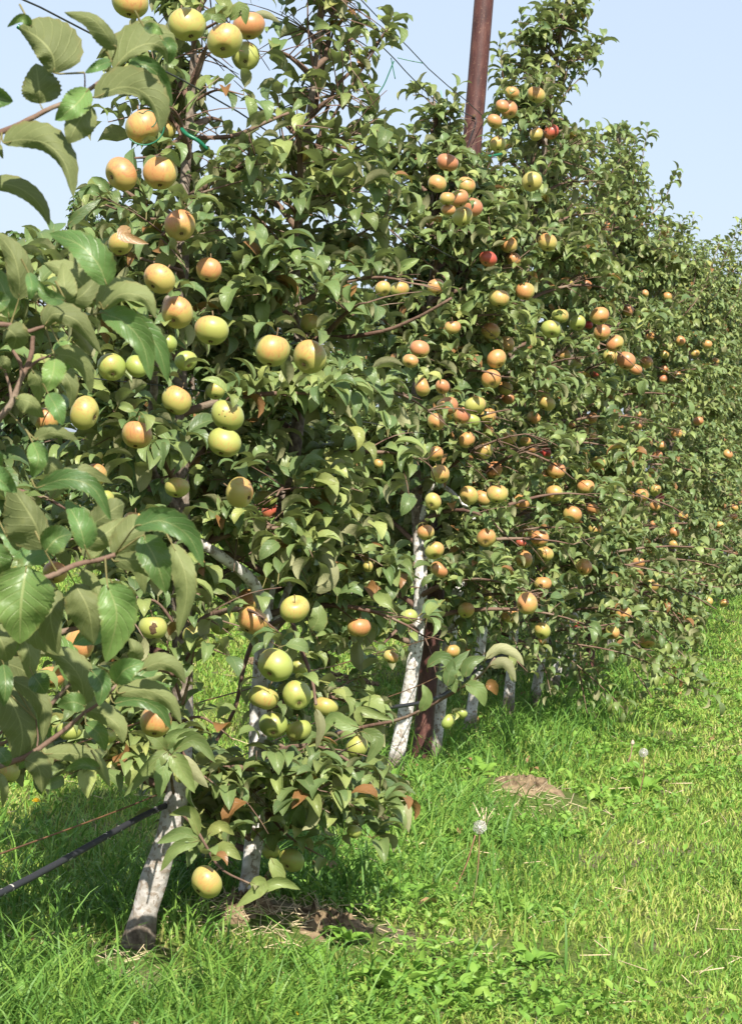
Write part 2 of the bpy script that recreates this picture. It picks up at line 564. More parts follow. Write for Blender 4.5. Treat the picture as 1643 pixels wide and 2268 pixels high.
M_GRASS = ground_cover_material('meadow grass', [(0.0, (0.08, 0.20, 0.03)), (0.3, (0.15, 0.30, 0.04)), (0.55, (0.25, 0.37, 0.06)), (0.75, (0.40, 0.43, 0.11)), (0.9, (0.50, 0.42, 0.20)), (1.0, (0.55, 0.38, 0.22))])
M_TALL = ground_cover_material('tall grass', [(0.0, (0.06, 0.15, 0.03)), (0.5, (0.12, 0.25, 0.04)), (0.9, (0.22, 0.34, 0.06)), (1.0, (0.42, 0.36, 0.18))])
M_WEED = ground_cover_material('leafy weeds', [(0.0, (0.07, 0.17, 0.03)), (0.5, (0.16, 0.31, 0.045)), (0.85, (0.26, 0.39, 0.07)), (1.0, (0.38, 0.42, 0.12))], 0.3, 0.5)
M_STRAW = plain('dry straw', (0.42, 0.33, 0.19), 0.8, var=(0.6, 0.5, 0.32))


def vnoise(x, y, s, seed):
    """cheap smooth value noise"""
    r = np.random.default_rng(seed).random((64, 64))
    u, v = x / s, y / s
    i, j = np.floor(u).astype(int), np.floor(v).astype(int)
    fu, fv = u - i, v - j
    fu = fu * fu * (3 - 2 * fu); fv = fv * fv * (3 - 2 * fv)
    g = lambda a, b: r[a % 64, b % 64]
    return (g(i, j) * (1 - fu) + g(i + 1, j) * fu) * (1 - fv) + (g(i, j + 1) * (1 - fu) + g(i + 1, j + 1) * fu) * fv


def blades(pts, h, w, lean, nseg=3):
    n = len(pts)
    az = rng.random(n) * 2 * math.pi
    d = np.stack([np.cos(az), np.sin(az), np.zeros(n)], -1)
    az2 = rng.random(n) * math.pi
    side = np.stack([np.cos(az2), np.sin(az2), np.zeros(n)], -1)
    rows = []
    for k in range(nseg + 1):
        t = k / nseg
        bend = lean * t * t
        c = pts + d * (h * bend)[:, None] + np.array([0, 0, 1.0]) * (h * (t - 0.45 * bend * t))[:, None]
        ww = w * (1 - t ** 1.6) + 0.0003
        rows.append(c - side * (ww / 2)[:, None])
        rows.append(c + side * (ww / 2)[:, None])
    V = np.stack(rows, 1).reshape(-1, 3)
    b = np.arange(n)[:, None] * (2 * (nseg + 1))
    q = np.array([[2 * k, 2 * k + 1, 2 * k + 3, 2 * k + 2] for k in range(nseg)])
    Q = (b[:, :, None] + q[None]).reshape(-1, 4)
    return V, Q


def scatter(n, y0, y1, power=1.0, margin=0.9):
    """random ground points, thinning with distance, across what the place shows and a step to each side"""
    u = rng.random(n)
    y = y0 * (y1 / y0) ** u if power == 1.0 else y0 + (y1 - y0) * u ** power
    x = (rng.random(n) * 2 - 1) * (0.172 * y + margin)
    return x, y


def make_grass():
    # mown sward
    x, y = scatter(300000, 5.2, 55)
    off = x - row_x(y)
    soil = np.zeros(len(x))
    for c, r, h in MOUNDS:
        soil += np.exp(-((x - c[0]) ** 2 + (y - c[1]) ** 2 * 0.5) / (r * 1.1) ** 2)
    dens = 0.6 + 0.7 * vnoise(x, y, 0.5, 3) - 1.5 * soil - 0.5 * (vnoise(x, y, 0.6, 21) > 0.78)
    k = rng.random(len(x)) < dens
    x, y, off = x[k], y[k], off[k]
    pts = np.stack([x, y, ground_z(x, y) * np.clip(1.2 - y / 60, 0, 1)], -1)
    patch = vnoise(x, y, 0.35, 5)
    h = (0.022 + 0.045 * rng.random(len(x)) * (0.5 + patch)) * (1 + 0.012 * y)
    w = 0.0035 + 0.00035 * y
    lean = 0.3 + 1.0 * rng.random(len(x))
    V, Q = blades(pts, h, w, lean, 2)
    link('grass', mesh_quads('grass', V, Q), mat=M_GRASS, kind='stuff', label='short bright green grass of the orchard alley')
    # tall unmown strip along the row
    x, y = scatter(120000, 5.2, 34)
    off = x - row_x(y)
    p = np.exp(-((off - 0.12) / 0.42) ** 2)
    p += 0.9 * np.exp(-((x + 1.35) / 0.55) ** 2 - ((y - 7.2) / 1.2) ** 2)          # rank clump in the shade at the left
    p += 0.5 * np.exp(-((x - 0.62) / 0.28) ** 2 - ((y - 8.8) / 1.3) ** 2)
    p += 0.9 * np.exp(-((x + 0.55) / 0.55) ** 2 - ((y - 5.75) / 0.45) ** 2)
    p *= (0.25 + 1.1 * vnoise(x, y, 0.28, 9) ** 1.3)
    soil = np.zeros(len(x))
    for c, r, hh in MOUNDS:
        soil += np.exp(-((x - c[0]) ** 2 + (y - c[1]) ** 2 * 0.5) / (r * 1.2) ** 2)
    k = rng.random(len(x)) < p * np.clip(1 - soil * 1.5, 0, 1)
    x, y = x[k], y[k]
    pts = np.stack([x, y, ground_z(x, y)], -1)
    hh = 0.07 + 0.20 * rng.random(len(x)) ** 1.6
    w = 0.0045 + 0.0035 * rng.random(len(x)) + 0.0002 * y
    V, Q = blades(pts, hh, w, 0.35 + 0.9 * rng.random(len(x)), 4)
    link('tall_grass', mesh_quads('tall_grass', V, Q), mat=M_TALL, kind='stuff', label='tall green grass left unmown along the tree row')
    # low leafy weeds
    x, y = scatter(150000, 5.2, 30)
    off = x - row_x(y)
    vn = vnoise(x, y, 0.33, 13)
    p = np.clip((vn - 0.42) * 3.2, 0, 1) * (0.35 + 0.9 * np.exp(-((off - 0.75) / 0.55) ** 2))
    soil = np.zeros(len(x))
    for c, r, hh in MOUNDS:
        soil += np.exp(-((x - c[0]) ** 2 + (y - c[1]) ** 2 * 0.5) / (r * 1.0) ** 2)
    k = rng.random(len(x)) < p * np.clip(1 - soil * 1.5, 0, 1)
    x, y = x[k], y[k]
    n = len(x)
    pos = np.stack([x, y, ground_z(x, y) + 0.012 + 0.045 * rng.random(n)], -1)
    az = rng.random(n) * 2 * math.pi
    el = rng.random(n) * 0.9 - 0.05
    f = np.stack([np.cos(az) * np.cos(el), np.sin(az) * np.cos(el), np.sin(el)], -1)
    s = (0.016 + 0.030 * rng.random(n) ** 2.2) * (1 + 0.015 * y)
    V, Q, UV = place_leaves(T_WEED, pos, f, s, 0.5)
    link('weeds', mesh_quads('weeds', V, Q), mat=M_WEED, kind='stuff', label='low broad leaved weeds spread through the grass')


# ---------------------------------------------------------------- leaves
def leaf_template(nr, nc, curl, fold, width=0.29, petiole=0.26, lift=0.15, wav=0.0):
    """blade of length 1 running along +y, upper face +z; returns verts, quads, uv"""
    ts = np.linspace(0, 1, nr)
    ang = lift
    p = [np.array([0.0, petiole * math.cos(0.5 * 0 + lift), petiole * math.sin(lift)])]
    dt = 1.0 / (nr - 1)
    angs = [ang]
    for i in range(1, nr):
        a = lift - curl * (ts[i] + ts[i - 1]) / 2
        p.append(p[-1] + np.array([0, math.cos(a), math.sin(a)]) * dt)
        angs.append(lift - curl * ts[i])
    V, UV = [], []
    for i, t in enumerate(ts):
        w = width * (math.sin(math.pi * min(1, t) ** 0.78) ** 0.85) if 0 < t < 1 else 0.012
        a = angs[i]
        nrm = np.array([0, -math.sin(a), math.cos(a)])
        for j in range(nc):
            u = -1 + 2 * j / (nc - 1)
            up = fold * abs(u) * w * (1.0 if abs(u) < 0.7 else 0.8) + wav * w * math.sin(7 * t + 2.5 * u) * abs(u)
            V.append(p[i] + np.array([u * w * math.cos(fold * 0.8), 0, 0]) + nrm * up)
            UV.append(((u + 1) / 2, t))
    Q = []
    for i in range(nr - 1):
        for j in range(nc - 1):
            a = i * nc + j
            Q.append((a, a + 1, a + nc + 1, a + nc))
    b = len(V)
    pw = 0.014
    V += [np.array([-pw, 0, 0]), np.array([pw, 0, 0]), p[0] + np.array([pw, 0, 0]), p[0] - np.array([pw, 0, 0])]
    UV += [(0.5, -0.2), (0.5, -0.2), (0.5, -0.1), (0.5, -0.1)]
    Q.append((b, b + 1, b + 2, b + 3))
    return np.array(V), np.array(Q), np.array(UV)


LR = random.Random(3)


def templates(nr, nc, n):
    return [leaf_template(nr, nc, LR.uniform(1.1, 2.6), LR.uniform(0.2, 0.85), LR.uniform(0.225, 0.305), LR.uniform(0.18, 0.34), LR.uniform(0.1, 0.6), LR.uniform(0, 0.25) if nc > 3 else 0) for _ in range(n)]


T_NEAR = templates(7, 5, 8)
T_MID = templates(6, 3, 7)
T_FAR = templates(4, 3, 6)
T_WEED = [leaf_template(4, 3, c, 0.4, w_, 0.15, 0.4) for c, w_ in ((0.5, .30), (1.1, .20), (1.5, .15), (0.9, .24))]
LEAF_MESH = {}


def frames(f, jitter):
    n = len(f)
    f = f / (np.linalg.norm(f, axis=1)[:, None] + 1e-9)
    up = np.array([0, 0, 1.0]) + jitter * rng.standard_normal((n, 3))
    x = np.cross(f, up)
    x /= np.linalg.norm(x, axis=1)[:, None] + 1e-9
    z = np.cross(x, f)
    return x, f, z


def place_leaves(T, pos, f, s, jitter, fr=None, tid=None):
    x, y, z = frames(f, jitter) if fr is None else fr
    if tid is None:
        tid = rng.integers(0, len(T), len(pos))
    Vs, Qs, Us, off = [], [], [], 0
    for k, (tv, tq, tu) in enumerate(T):
        m = tid == k
        if not m.any():
            continue
        n = int(m.sum())
        V = pos[m][:, None, :] + s[m][:, None, None] * (tv[None, :, 0:1] * x[m][:, None] + tv[None, :, 1:2] * y[m][:, None] + tv[None, :, 2:3] * z[m][:, None])
        Q = tq[None] + (np.arange(n) * len(tv))[:, None, None] + off
        Vs.append(V.reshape(-1, 3)); Qs.append(Q.reshape(-1, 4)); Us.append(np.tile(tu, (n, 1)))
        off += n * len(tv)
    return np.vstack(Vs), np.vstack(Qs), np.vstack(Us)


# ---------------------------------------------------------------- where the real canopy has gaps
def inpoly(px, py, poly):
    poly = np.asarray(poly, float)
    x0, y0 = poly[:, 0], poly[:, 1]
    x1, y1 = np.roll(x0, -1), np.roll(y0, -1)
    c = np.zeros(px.shape, bool)
    for a, b, d, e in zip(x0, y0, x1, y1):
        if b == e:
            continue
        t = ((b > py) != (e > py)) & (px < (d - a) * (py - b) / (e - b) + a)
        c ^= t
    return c


SKY1 = [(-400, -400), (240, -400), (240, -60), (235, 60), (232, 240), (228, 300), (222, 420), (170, 430), (150, 480), (150, 520), (-400, 520)]
SKY2 = [(800, -400), (805, -10), (840, 40), (880, 55), (905, 110), (860, 180), (870, 300), (850, 345), (890, 335), (955, 330), (925, 290), (905, 235), (935, 205), (1000, 195), (1015, 160), (1035, 120), (1045, -400)]
SKY3 = [(1090, -400), (1092, 40), (1120, 30), (1150, 55), (1215, 15), (1240, -20), (1330, -10), (1300, 45), (1345, 110), (1300, 150), (1250, 185), (1235, 235), (1250, 262), (1300, 305), (1375, 275), (1400, 310), (1375, 340), (1440, 400), (1432, 440), (1415, 500), (1440, 540), (1470, 500), (1530, 500), (1505, 560), (1560, 545), (1585, 600), (1600, 640), (1615, 580), (1700, 530), (1900, 500), (1900, -400)]
SKY4 = [(858, 400), (905, 400), (880, 440), (915, 480), (900, 560), (860, 560), (845, 500)]
SKY5 = [(1215, 440), (1265, 380), (1330, 420), (1300, 520), (1240, 500)]
GROUND1 = [(-400, 1700), (110, 1745), (215, 1735), (235, 1800), (350, 1810), (345, 1900), (410, 2010), (560, 2000), (680, 1985), (800, 1945), (845, 1900), (900, 1850), (910, 1790), (850, 1690), (905, 1630), (980, 1640), (1040, 1620), (1060, 1560), (1120, 1510), (1205, 1500), (1290, 1570), (1390, 1570), (1470, 1565), (1540, 1500), (1560, 1420), (1560, 1370), (1643, 1310), (1900, 1230), (1900, 3200), (-400, 3200)]
GROUND2 = [(415, 1450), (560, 1435), (552, 1655), (500, 1640), (420, 1600)]
GROUND3 = [(720, 1450), (770, 1420), (900, 1415), (890, 1530), (820, 1560), (740, 1560)]
GROUND4 = [(430, 1600), (552, 1655), (552, 1790), (470, 1640)]
CUTS = [  # polygon, share removed, only leaves nearer than
    (SKY1, .985, 99), (SKY2, .985, 99), (SKY3, .985, 99), (SKY4, .9, 99), (SKY5, .75, 99),
    (GROUND1, .985, 99), (GROUND2, .68, 99), (GROUND3, .55, 99), (GROUND4, .55, 99),
    ([(900, 1270), (955, 1270), (950, 1400), (925, 1540), (905, 1660), (895, 1740), (850, 1740), (870, 1600), (905, 1450)], .96, 10.45),
    ([(912, 1050), (945, 1050), (955, 1270), (905, 1270)], .6, 10.45),
    ([(550, 1540), (600, 1540), (592, 1700), (545, 1700)], .95, 7.25),
    ([(545, 1750), (592, 1750), (590, 1840), (545, 1840)], .8, 7.25),
    ([(330, 1800), (420, 1790), (400, 1960), (330, 2120), (260, 2120)], .97, 7.2),
    ([(1020, -300), (1100, -300), (1072, 345), (1018, 345)], .995, 11.3),
    ([(1005, 490), (1058, 490), (1040, 660), (995, 660)], .72, 11.0),
    ([(1000, 660), (1035, 660), (1030, 790), (995, 790)], .5, 11.0),
    ([(925, 1400), (975, 1400), (965, 1700), (900, 1700), (925, 1560)], .9, 11.0),
    ([(393, 80), (447, 80), (430, 560), (385, 560)], .9, 6.6),
    ([(150, -50), (560, -50), (530, 200), (480, 420), (330, 520), (200, 470)], .62, 6.9),
    ([(430, 1170), (590, 1260), (570, 1340), (425, 1245)], .96, 99),
    ([(940, 430), (975, 430), (972, 600), (950, 600)], .8, 10.6),
    ([(1075, 380), (1105, 340), (1100, 300), (1078, 300)], .8, 11.4),
    ([(1090, 1500), (1145, 1480), (1150, 1640), (1090, 1640)], .85, 13.0),
    ([(560, 0), (640, 0), (600, 120), (560, 200)], .5, 9),
    ([(440, -50), (615, -50), (600, 130), (560, 260), (520, 330), (450, 400), (440, 100)], .8, 99),
    ([(430, -50), (880, -50), (880, 300), (430, 330)], .87, 9),
    ([(430, 300), (880, 300), (880, 540), (430, 540)], .6, 9),
    ([(230, -50), (860, -50), (845, 560), (230, 560)], .9, 99, 9.0),
    ([(600, 480), (640, 480), (620, 600), (590, 600)], .6, 60),
    ([(860, -50), (1350, -50), (1350, 420), (1120, 420), (860, 420)], .58, 30),
    ([(1240, 230), (1460, 330), (1660, 500), (1660, 640), (1450, 560), (1240, 440)], .6, 40),
]
RAW = '''288,5,82,y,yellow-green apple cut off by the top edge, above the pair of big ones
414,55,82,y,large yellow-green apple touching the left side of the top cluster beside the thin trunk
497,90,82,y,large shiny green-gold apple in front of the cluster at the top of the trunk
552,58,74,p,pink-cheeked apple behind the right shoulder of the big top cluster apple
545,125,64,d,shaded brownish apple tucked below the pink-cheeked one in the top cluster
316,281,80,o,orange-blushed apple with a green plastic ring hanging in front of it
358,290,62,y,apple half hidden behind the one with the green plastic ring
269,385,78,p,large pink apple against the sky with its calyx facing left
355,383,78,o,striped orange apple beside the pink one, a leaf over its shoulder
400,500,70,o,orange apple behind the pale trunk just under the open sky gap
268,540,60,y,yellowish apple under a curled brown leaf left of the trunk
354,618,70,o,round orange-pink apple left of the trunk below the curled brown leaf
463,598,58,p,pinkish apple right of the trunk behind a drooping leaf
392,692,74,o,tall orange-red apple with a leaf across its top, below two pink ones
470,732,78,y,yellow-green apple with leaves covering its top, right of the tall orange one
688,716,50,y,small yellow apple with a leaf shadow above the pair of green ones
605,777,80,y,left one of the two big green apples hanging side by side
686,792,78,y,right one of the two big green apples side by side, leaf shadow on its top
249,813,66,g,bright green apple with a leaf lying across it, left of the bare pale stem
303,812,52,g,green apple squeezed between a leaf and the bare pale stem
372,760,46,g,shaded green apple right of the bare pale stem
412,800,50,g,pale green apple in shade below a leafy spur right of the stem
188,915,76,y,large glossy apple green below and yellow-pink above, calyx to the right
102,930,58,o,peach-coloured apple behind a dark leaf at the far left
392,887,72,y,yellow-green apple half covered by a leaf and its shadow near mid trunk
478,866,44,d,dark apple almost lost behind shaded leaves above the spotted apple
503,920,78,d,olive apple with brown bruise spots, upper one of a stacked pair
498,980,72,d,lower olive apple directly beneath the spotted one
303,963,74,o,orange apple with a leaf over its lower right, left of the stacked pair
392,1080,54,y,half hidden apple striped by leaves below the stacked pair
213,1052,52,o,orange apple peeping over leaves at left, middle height
232,1105,44,g,green apple deep in shade under the peeping orange one
531,1092,74,o,red-topped yellow-green apple with its calyx facing the viewer, mid left
588,1106,50,g,bright lime apple right beside the red-topped one
598,1130,40,r,dark red apple partly hidden under the lime green one
125,1100,22,g,tiny yellow-green apple between large blurred leaves at left
298,1152,46,o,orange apple peeping above the big near leaves
122,1268,52,o,tan orange apple behind the near branch at lower left
548,1330,56,o,pale orange apple marked with three red spots
560,1375,70,o,striped apple with a red cheek just below the red-spotted one
494,1380,60,g,creased green apple left of the red-spotted one
432,1405,54,g,lime green apple between two dark leaves above the grass gap
652,1349,68,y,yellow-green apple facing up with its stem end lit, low centre
796,1390,54,p,pink and gold apple alone at the right of the low cluster
340,1390,66,d,apple with a black rotten patch on its orange side
175,1430,70,o,orange apple crossed by a near drooping leaf at lower left
85,1393,40,p,dull pink apple in shadow behind the leftmost leaves
115,1500,58,p,pink apple brightly lit between dark leaves at lower left
172,1508,32,p,small bright slice of pink apple right of the lit pink one
610,1473,78,g,largest green apple at the top of the hanging bunch of seven
664,1478,48,g,slim green apple between the largest green one and a leaf
584,1545,68,d,shaded olive apple at the left of the hanging bunch
657,1540,68,g,bright green apple in the middle of the hanging bunch
605,1606,62,g,green apple at the bottom left of the hanging bunch
661,1618,60,g,green apple at the bottom right of the hanging bunch with a shaded top
722,1565,54,y,yellow-green apple behind a leaf at the right of the hanging bunch
345,1598,76,o,orange apple resting against the thin rusty wire, near the shaded trunk
17,1708,60,d,dark orange-brown apple hanging at the far left edge over the grass
155,1618,56,g,green apple hidden behind the near branch at lower left
240,1630,36,g,small yellow-green apple behind the thin rusty wire
790,1655,54,d,mottled apple behind a leaf over the low dense foliage
457,1953,76,y,lowest apple of all, glossy yellow, in front of the whitewashed trunk
645,1905,58,g,green apple low in the dark leaves above the bare soil
600,1885,40,g,pale green apple behind a leaf, left of the low green one
785,1842,34,g,small shaded green apple at the right of the low dark foliage
1133,206,32,o,orange apple highest on the right of the rusty post
1187,210,38,y,yellow-green apple under the tall leafy crown right of the post
1126,243,38,p,pink apple with a dark calyx scar near the post top
1112,235,30,p,pink apple mostly behind the scarred pink one
1094,269,34,p,freckled pink and yellow apple closest to the rusty post
1102,320,36,d,shaded olive apple under a bright leaf beside the post
1187,298,30,o,dull orange apple just left of the bright red cracked one
1220,293,34,r,bright red cracked apple against the sky at upper right
990,360,46,p,pink apple at the top of the cluster that crosses the rusty post
967,407,40,o,orange apple at the left of the cluster on the post
1032,410,38,o,tan apple behind leaves in front of the rusty post
990,440,34,o,small orange apple wedged behind the middle of the post cluster
1015,440,44,p,rosy apple at the centre of the post cluster
1046,459,42,p,red-pink apple with an open calyx at the right of the post cluster
1023,480,44,y,yellow apple at the bottom of the post cluster
992,465,30,o,orange apple behind a leaf at the lower left of the post cluster
1177,402,44,d,dull olive-brown apple hanging from a high spur right of the post
1127,542,38,o,orange apple with a leaf shadow right of the post, below the sky gap
1211,537,42,o,round gold apple with its calyx down against dark leaves
1080,573,38,r,red apple touching the rusty post at mid height
1136,575,34,o,golden apple just below the leaf-shaded orange one
1331,498,20,o,small orange apple at the left of the far high cluster
1352,503,22,p,small pink apple at the right of the far high cluster
1347,524,20,o,small orange apple under the far high cluster
1359,549,18,o,lowest little apple beneath the far high cluster
965,635,36,p,red-cheeked apple under the thin grey trunk left of the post
885,640,40,y,yellow apple with a leaf on it left of the red-cheeked one
848,640,36,o,peach apple at the left end of the pair below the thin sky gap
1163,645,40,o,golden apple half shaded right of the post at shoulder height
1105,660,42,d,dark red-brown shaded apple close to the post
1255,627,30,o,pale orange apple under leaves right of the golden one
1297,633,26,p,pink apple peeping out above the long leafy drift
1428,650,16,o,tiny orange apple near the far skyline
1478,657,22,o,small golden apple highest at the far right
1240,700,38,y,yellow apple at the left end of the arching fruit chain
1326,700,40,o,round orange apple at the top of the arching fruit chain
1390,687,26,p,dull pink apple behind leaves above the fruit chain
1221,729,42,g,shaded green apple under the start of the fruit chain
1278,715,36,g,green apple between leaves in the fruit chain
1303,720,18,r,little red apple between two in the fruit chain
1332,737,38,p,rosy apple left of the middle of the fruit chain
1352,723,28,p,brownish pink apple tucked behind the fruit chain
1361,761,38,p,red and gold apple in the middle of the fruit chain
1351,790,32,y,yellow-green apple hanging under the middle of the fruit chain
1386,799,42,p,largest dusky red apple near the end of the fruit chain
1406,818,30,o,orange apple at the lower right end of the fruit chain
1002,725,34,p,pink apple behind a broad leaf just left of the rusty post
930,773,40,p,russet pink apple left of centre above the thin white stem
908,800,34,o,orange apple partly behind the russet pink one
1087,733,38,o,tan orange apple at the top of the column right of the post
1120,763,38,y,yellow apple second in the column right of the post
1100,795,42,o,half shaded orange apple third in the column right of the post
935,858,42,o,flat orange apple with its calyx out beside the white stem
1087,840,42,o,round orange apple fourth in the column right of the post
1118,860,34,o,orange apple with a dry leaf across it
1125,882,28,p,small calyx-forward apple under the dry leaf
980,857,34,p,shaded pink apple left of the dry leaf pair
990,900,44,p,large dusky pink apple deep in the centre cluster
1023,920,36,p,dark rosy apple right below the dusky pink one
1051,898,44,y,gold-green apple with a lit shoulder in the centre cluster
1045,930,34,g,green apple under the gold-green one in the centre cluster
1080,922,36,o,tan apple behind leaves at the right of the centre cluster
1081,953,26,o,small orange apple at the bottom of the centre cluster
1210,893,38,d,shaded green-brown apple right of the centre cluster
1181,925,32,o,orange apple with a leaf shadow, lower left of the green-brown one
1276,805,24,y,pale yellow apple with stem dimple facing out
1248,787,30,y,yellow apple under leaves left of the pale dimpled one
1318,828,18,r,small red apple in shade under the fruit chain
1307,927,30,p,pink apple behind leaves at the middle of the right canopy
1304,962,32,y,yellow and orange apple below the pink one in the right canopy
1265,943,16,o,tiny amber apple left of the yellow and orange one
1162,978,26,y,yellow apple above the small pink pair
1178,993,26,p,salmon apple in the small low pair
1207,1003,26,r,shaded red apple right of the salmon one
966,935,38,o,yellow-orange apple half covered by leaves beside the white stem
965,1005,34,o,orange apple in shade above the solitary tan one
974,1050,42,d,solitary tan apple with a dry scar on top left of the white limb
1232,1042,38,o,orange apple with leaves on its left, centre right
1038,1098,42,d,brownish orange apple at the left of the trio in a row
1070,1103,38,o,middle apple of the trio in a row, orange and partly hidden
1100,1094,44,y,golden apple at the right of the trio in a row
1296,1078,36,o,orange apple half behind a leaf right of the trio
1076,1191,42,o,gold and orange apple with calyx down below the trio
1166,1176,32,y,yellow-green apple above the small red one
1194,1193,38,o,orange apple with a leaf in front, right of the small red one
1153,1202,22,r,small red pointed apple under the yellow-green one
962,1220,42,y,yellow-orange apple touching the whitewashed leaning trunk
1317,1172,30,y,yellow apple behind a leaf on the rising shoot
1450,1085,28,y,yellow apple at the top of the far column of three
1460,1103,22,r,red apple in the middle of the far column of three
1449,1122,24,o,orange apple at the bottom of the far column of three
1445,1160,14,o,tiny orange apple just under the far column of three
1463,987,22,o,pale orange apple, upper of a far pair
1454,1008,24,p,dusky red apple, lower of a far pair
1443,1043,18,o,small orange apple between the far pair and the column of three
1411,918,16,o,upper of two tiny orange apples in line
1412,942,20,o,lower of two tiny orange apples in line
1388,925,16,o,tiny orange apple left of the two in line
1498,960,24,o,single gold apple in a dark hollow of the far foliage
1505,755,24,o,single orange apple high in the far foliage
1538,783,20,y,yellow apple right of the single high orange one
1583,800,17,d,dull apple farthest right in the row
1440,745,18,o,small orange apple in leaves above the far dark hollow
1470,785,20,y,yellow apple in the far loose group of five
1470,818,20,p,pink apple in the far loose group of five
1468,840,20,p,shaded pink apple lowest in the far loose group
1500,830,16,o,orange apple at the right of the far loose group
1441,1296,34,y,yellow apple with a leaf tip biting its edge, low at the right
1491,1206,22,d,dim golden apple deep in the far right foliage
1167,1337,48,o,largest orange apple low in the middle, calyx facing out
1128,1362,38,o,orange apple touching the lower left of the largest low one
1032,1352,38,y,golden apple left of the low orange pair
1076,1318,32,y,pale apple behind leaves above the low orange pair
1193,1322,28,p,dark pink apple tucked behind the largest low one
905,1366,36,g,yellow-green apple between the leaning trunk and the leaves left of it
1001,1442,36,d,brown-gold apple low beside the foot of the rusty post
865,1455,34,d,dark green apple in deep shade over the grass gap
815,1255,26,y,small pale orange apple above the grey diagonal limb
1021,1580,26,g,small green apple at the top of the unripe pair on the low shoot
993,1598,34,g,larger unripe green apple of the pair on the low shoot
1380,1360,34,d,dark orange apple half shaded low at the right
1356,1400,32,y,yellow-green apple below and left of the dark orange one
1433,1420,34,y,yellow apple with dappled shade, lowest at the right
1200,1418,22,o,small orange apple between leaves above the white trunks
1275,1385,14,r,tiny red apple in shade under the right canopy
838,1027,22,o,lone small orange apple with a dry tip, middle of the picture
'''
APPLES = []
for ln in RAW.strip().splitlines():
    a = ln.split(',', 4)
    APPLES.append([float(a[0]), float(a[1]), float(a[2]), a[3], a[4]])


def apple_depth(x, y, d):
    D = F_PX * 0.086 / d
    if y > 500 or x > 900:
        s = (x + 0.08 * (y - 1010) - CX) / F_PX
        Drow = 2.024 / (ROW_A - s) if s < ROW_A - 0.02 else 40
        D = min(max(D, 0.68 * Drow), 0.90 * Drow + 0.1)
    elif x < 600:
        D = min(max(D, 5.4), 6.7)
    return D


_ra = random.Random(12)
while len(APPLES) < 222:
    x_, y_ = _ra.uniform(930, 1640), _ra.uniform(640, 1400)
    lo = 700 + (x_ - 1200) * 0.1
    if y_ < lo or any((x_ - a[0]) ** 2 + (y_ - a[1]) ** 2 < (a[2] * 0.9) ** 2 for a in APPLES):
        continue
    s_ = (x_ + 0.08 * (y_ - 1010) - 821.5) / 5000
    dd = 430 / (1.3 / max(0.05, 0.2235 - s_)) * _ra.uniform(0.75, 1.0)
    APPLES.append([x_, y_, max(13, min(38, dd)), _ra.choice('oopyd'), 'apple half lost in the leaves of the right hand canopy, one of many alike'])
for a in APPLES:
    if a[3] == 'r' and a[4].startswith('dark red apple'):
        a.append(13.0 if a[0] < 620 else 12.0)
    else:
        D = apple_depth(a[0], a[1], a[2])
        if a[0] < 480 and a[1] < 1760:
            D = min(max(D, 5.6), 6.6)
        if 430 < a[0] < 860 and a[1] > 700:
            D = min(D, 6.9)
        a.append(D)
AX = np.array([[a[0], a[1], a[2], a[5]] for a in APPLES])


def cut_leaves(pos, fdir, s, extra=None):
    c = pos + fdir * (s * 0.7)[:, None] + np.array([0, 0, -1.0]) * (s * 0.15)[:, None]
    px, py, D = proj(c)
    keep = np.ones(len(pos), bool)
    for poly, share, dmax, *dmin in CUTS:
        keep &= ~(inpoly(px, py, poly) & (D < dmax) & (D > (dmin[0] if dmin else 0)) & (rng.random(len(pos)) < share))
    for ax, ay, ad, aD in AX:
        near = (px - ax) ** 2 + (py - ay) ** 2 < (ad * 0.47 + 0.52 * s * F_PX / np.maximum(D, 1)) ** 2
        keep &= ~(near & (D < aD + 0.02) & (rng.random(len(pos)) < 0.955))
    return keep


def wood_cut(path, polys=(SKY1, SKY2, SKY3, GROUND1, GROUND2)):
    px, py, D = proj(path)
    bad = np.zeros(len(path), bool)
    for p in polys:
        bad |= inpoly(px, py, p)
    k = np.argmax(bad) if bad.any() else len(path)
    return k


# ---------------------------------------------------------------- trees
TREES = []          # records used to pick the leaves that show


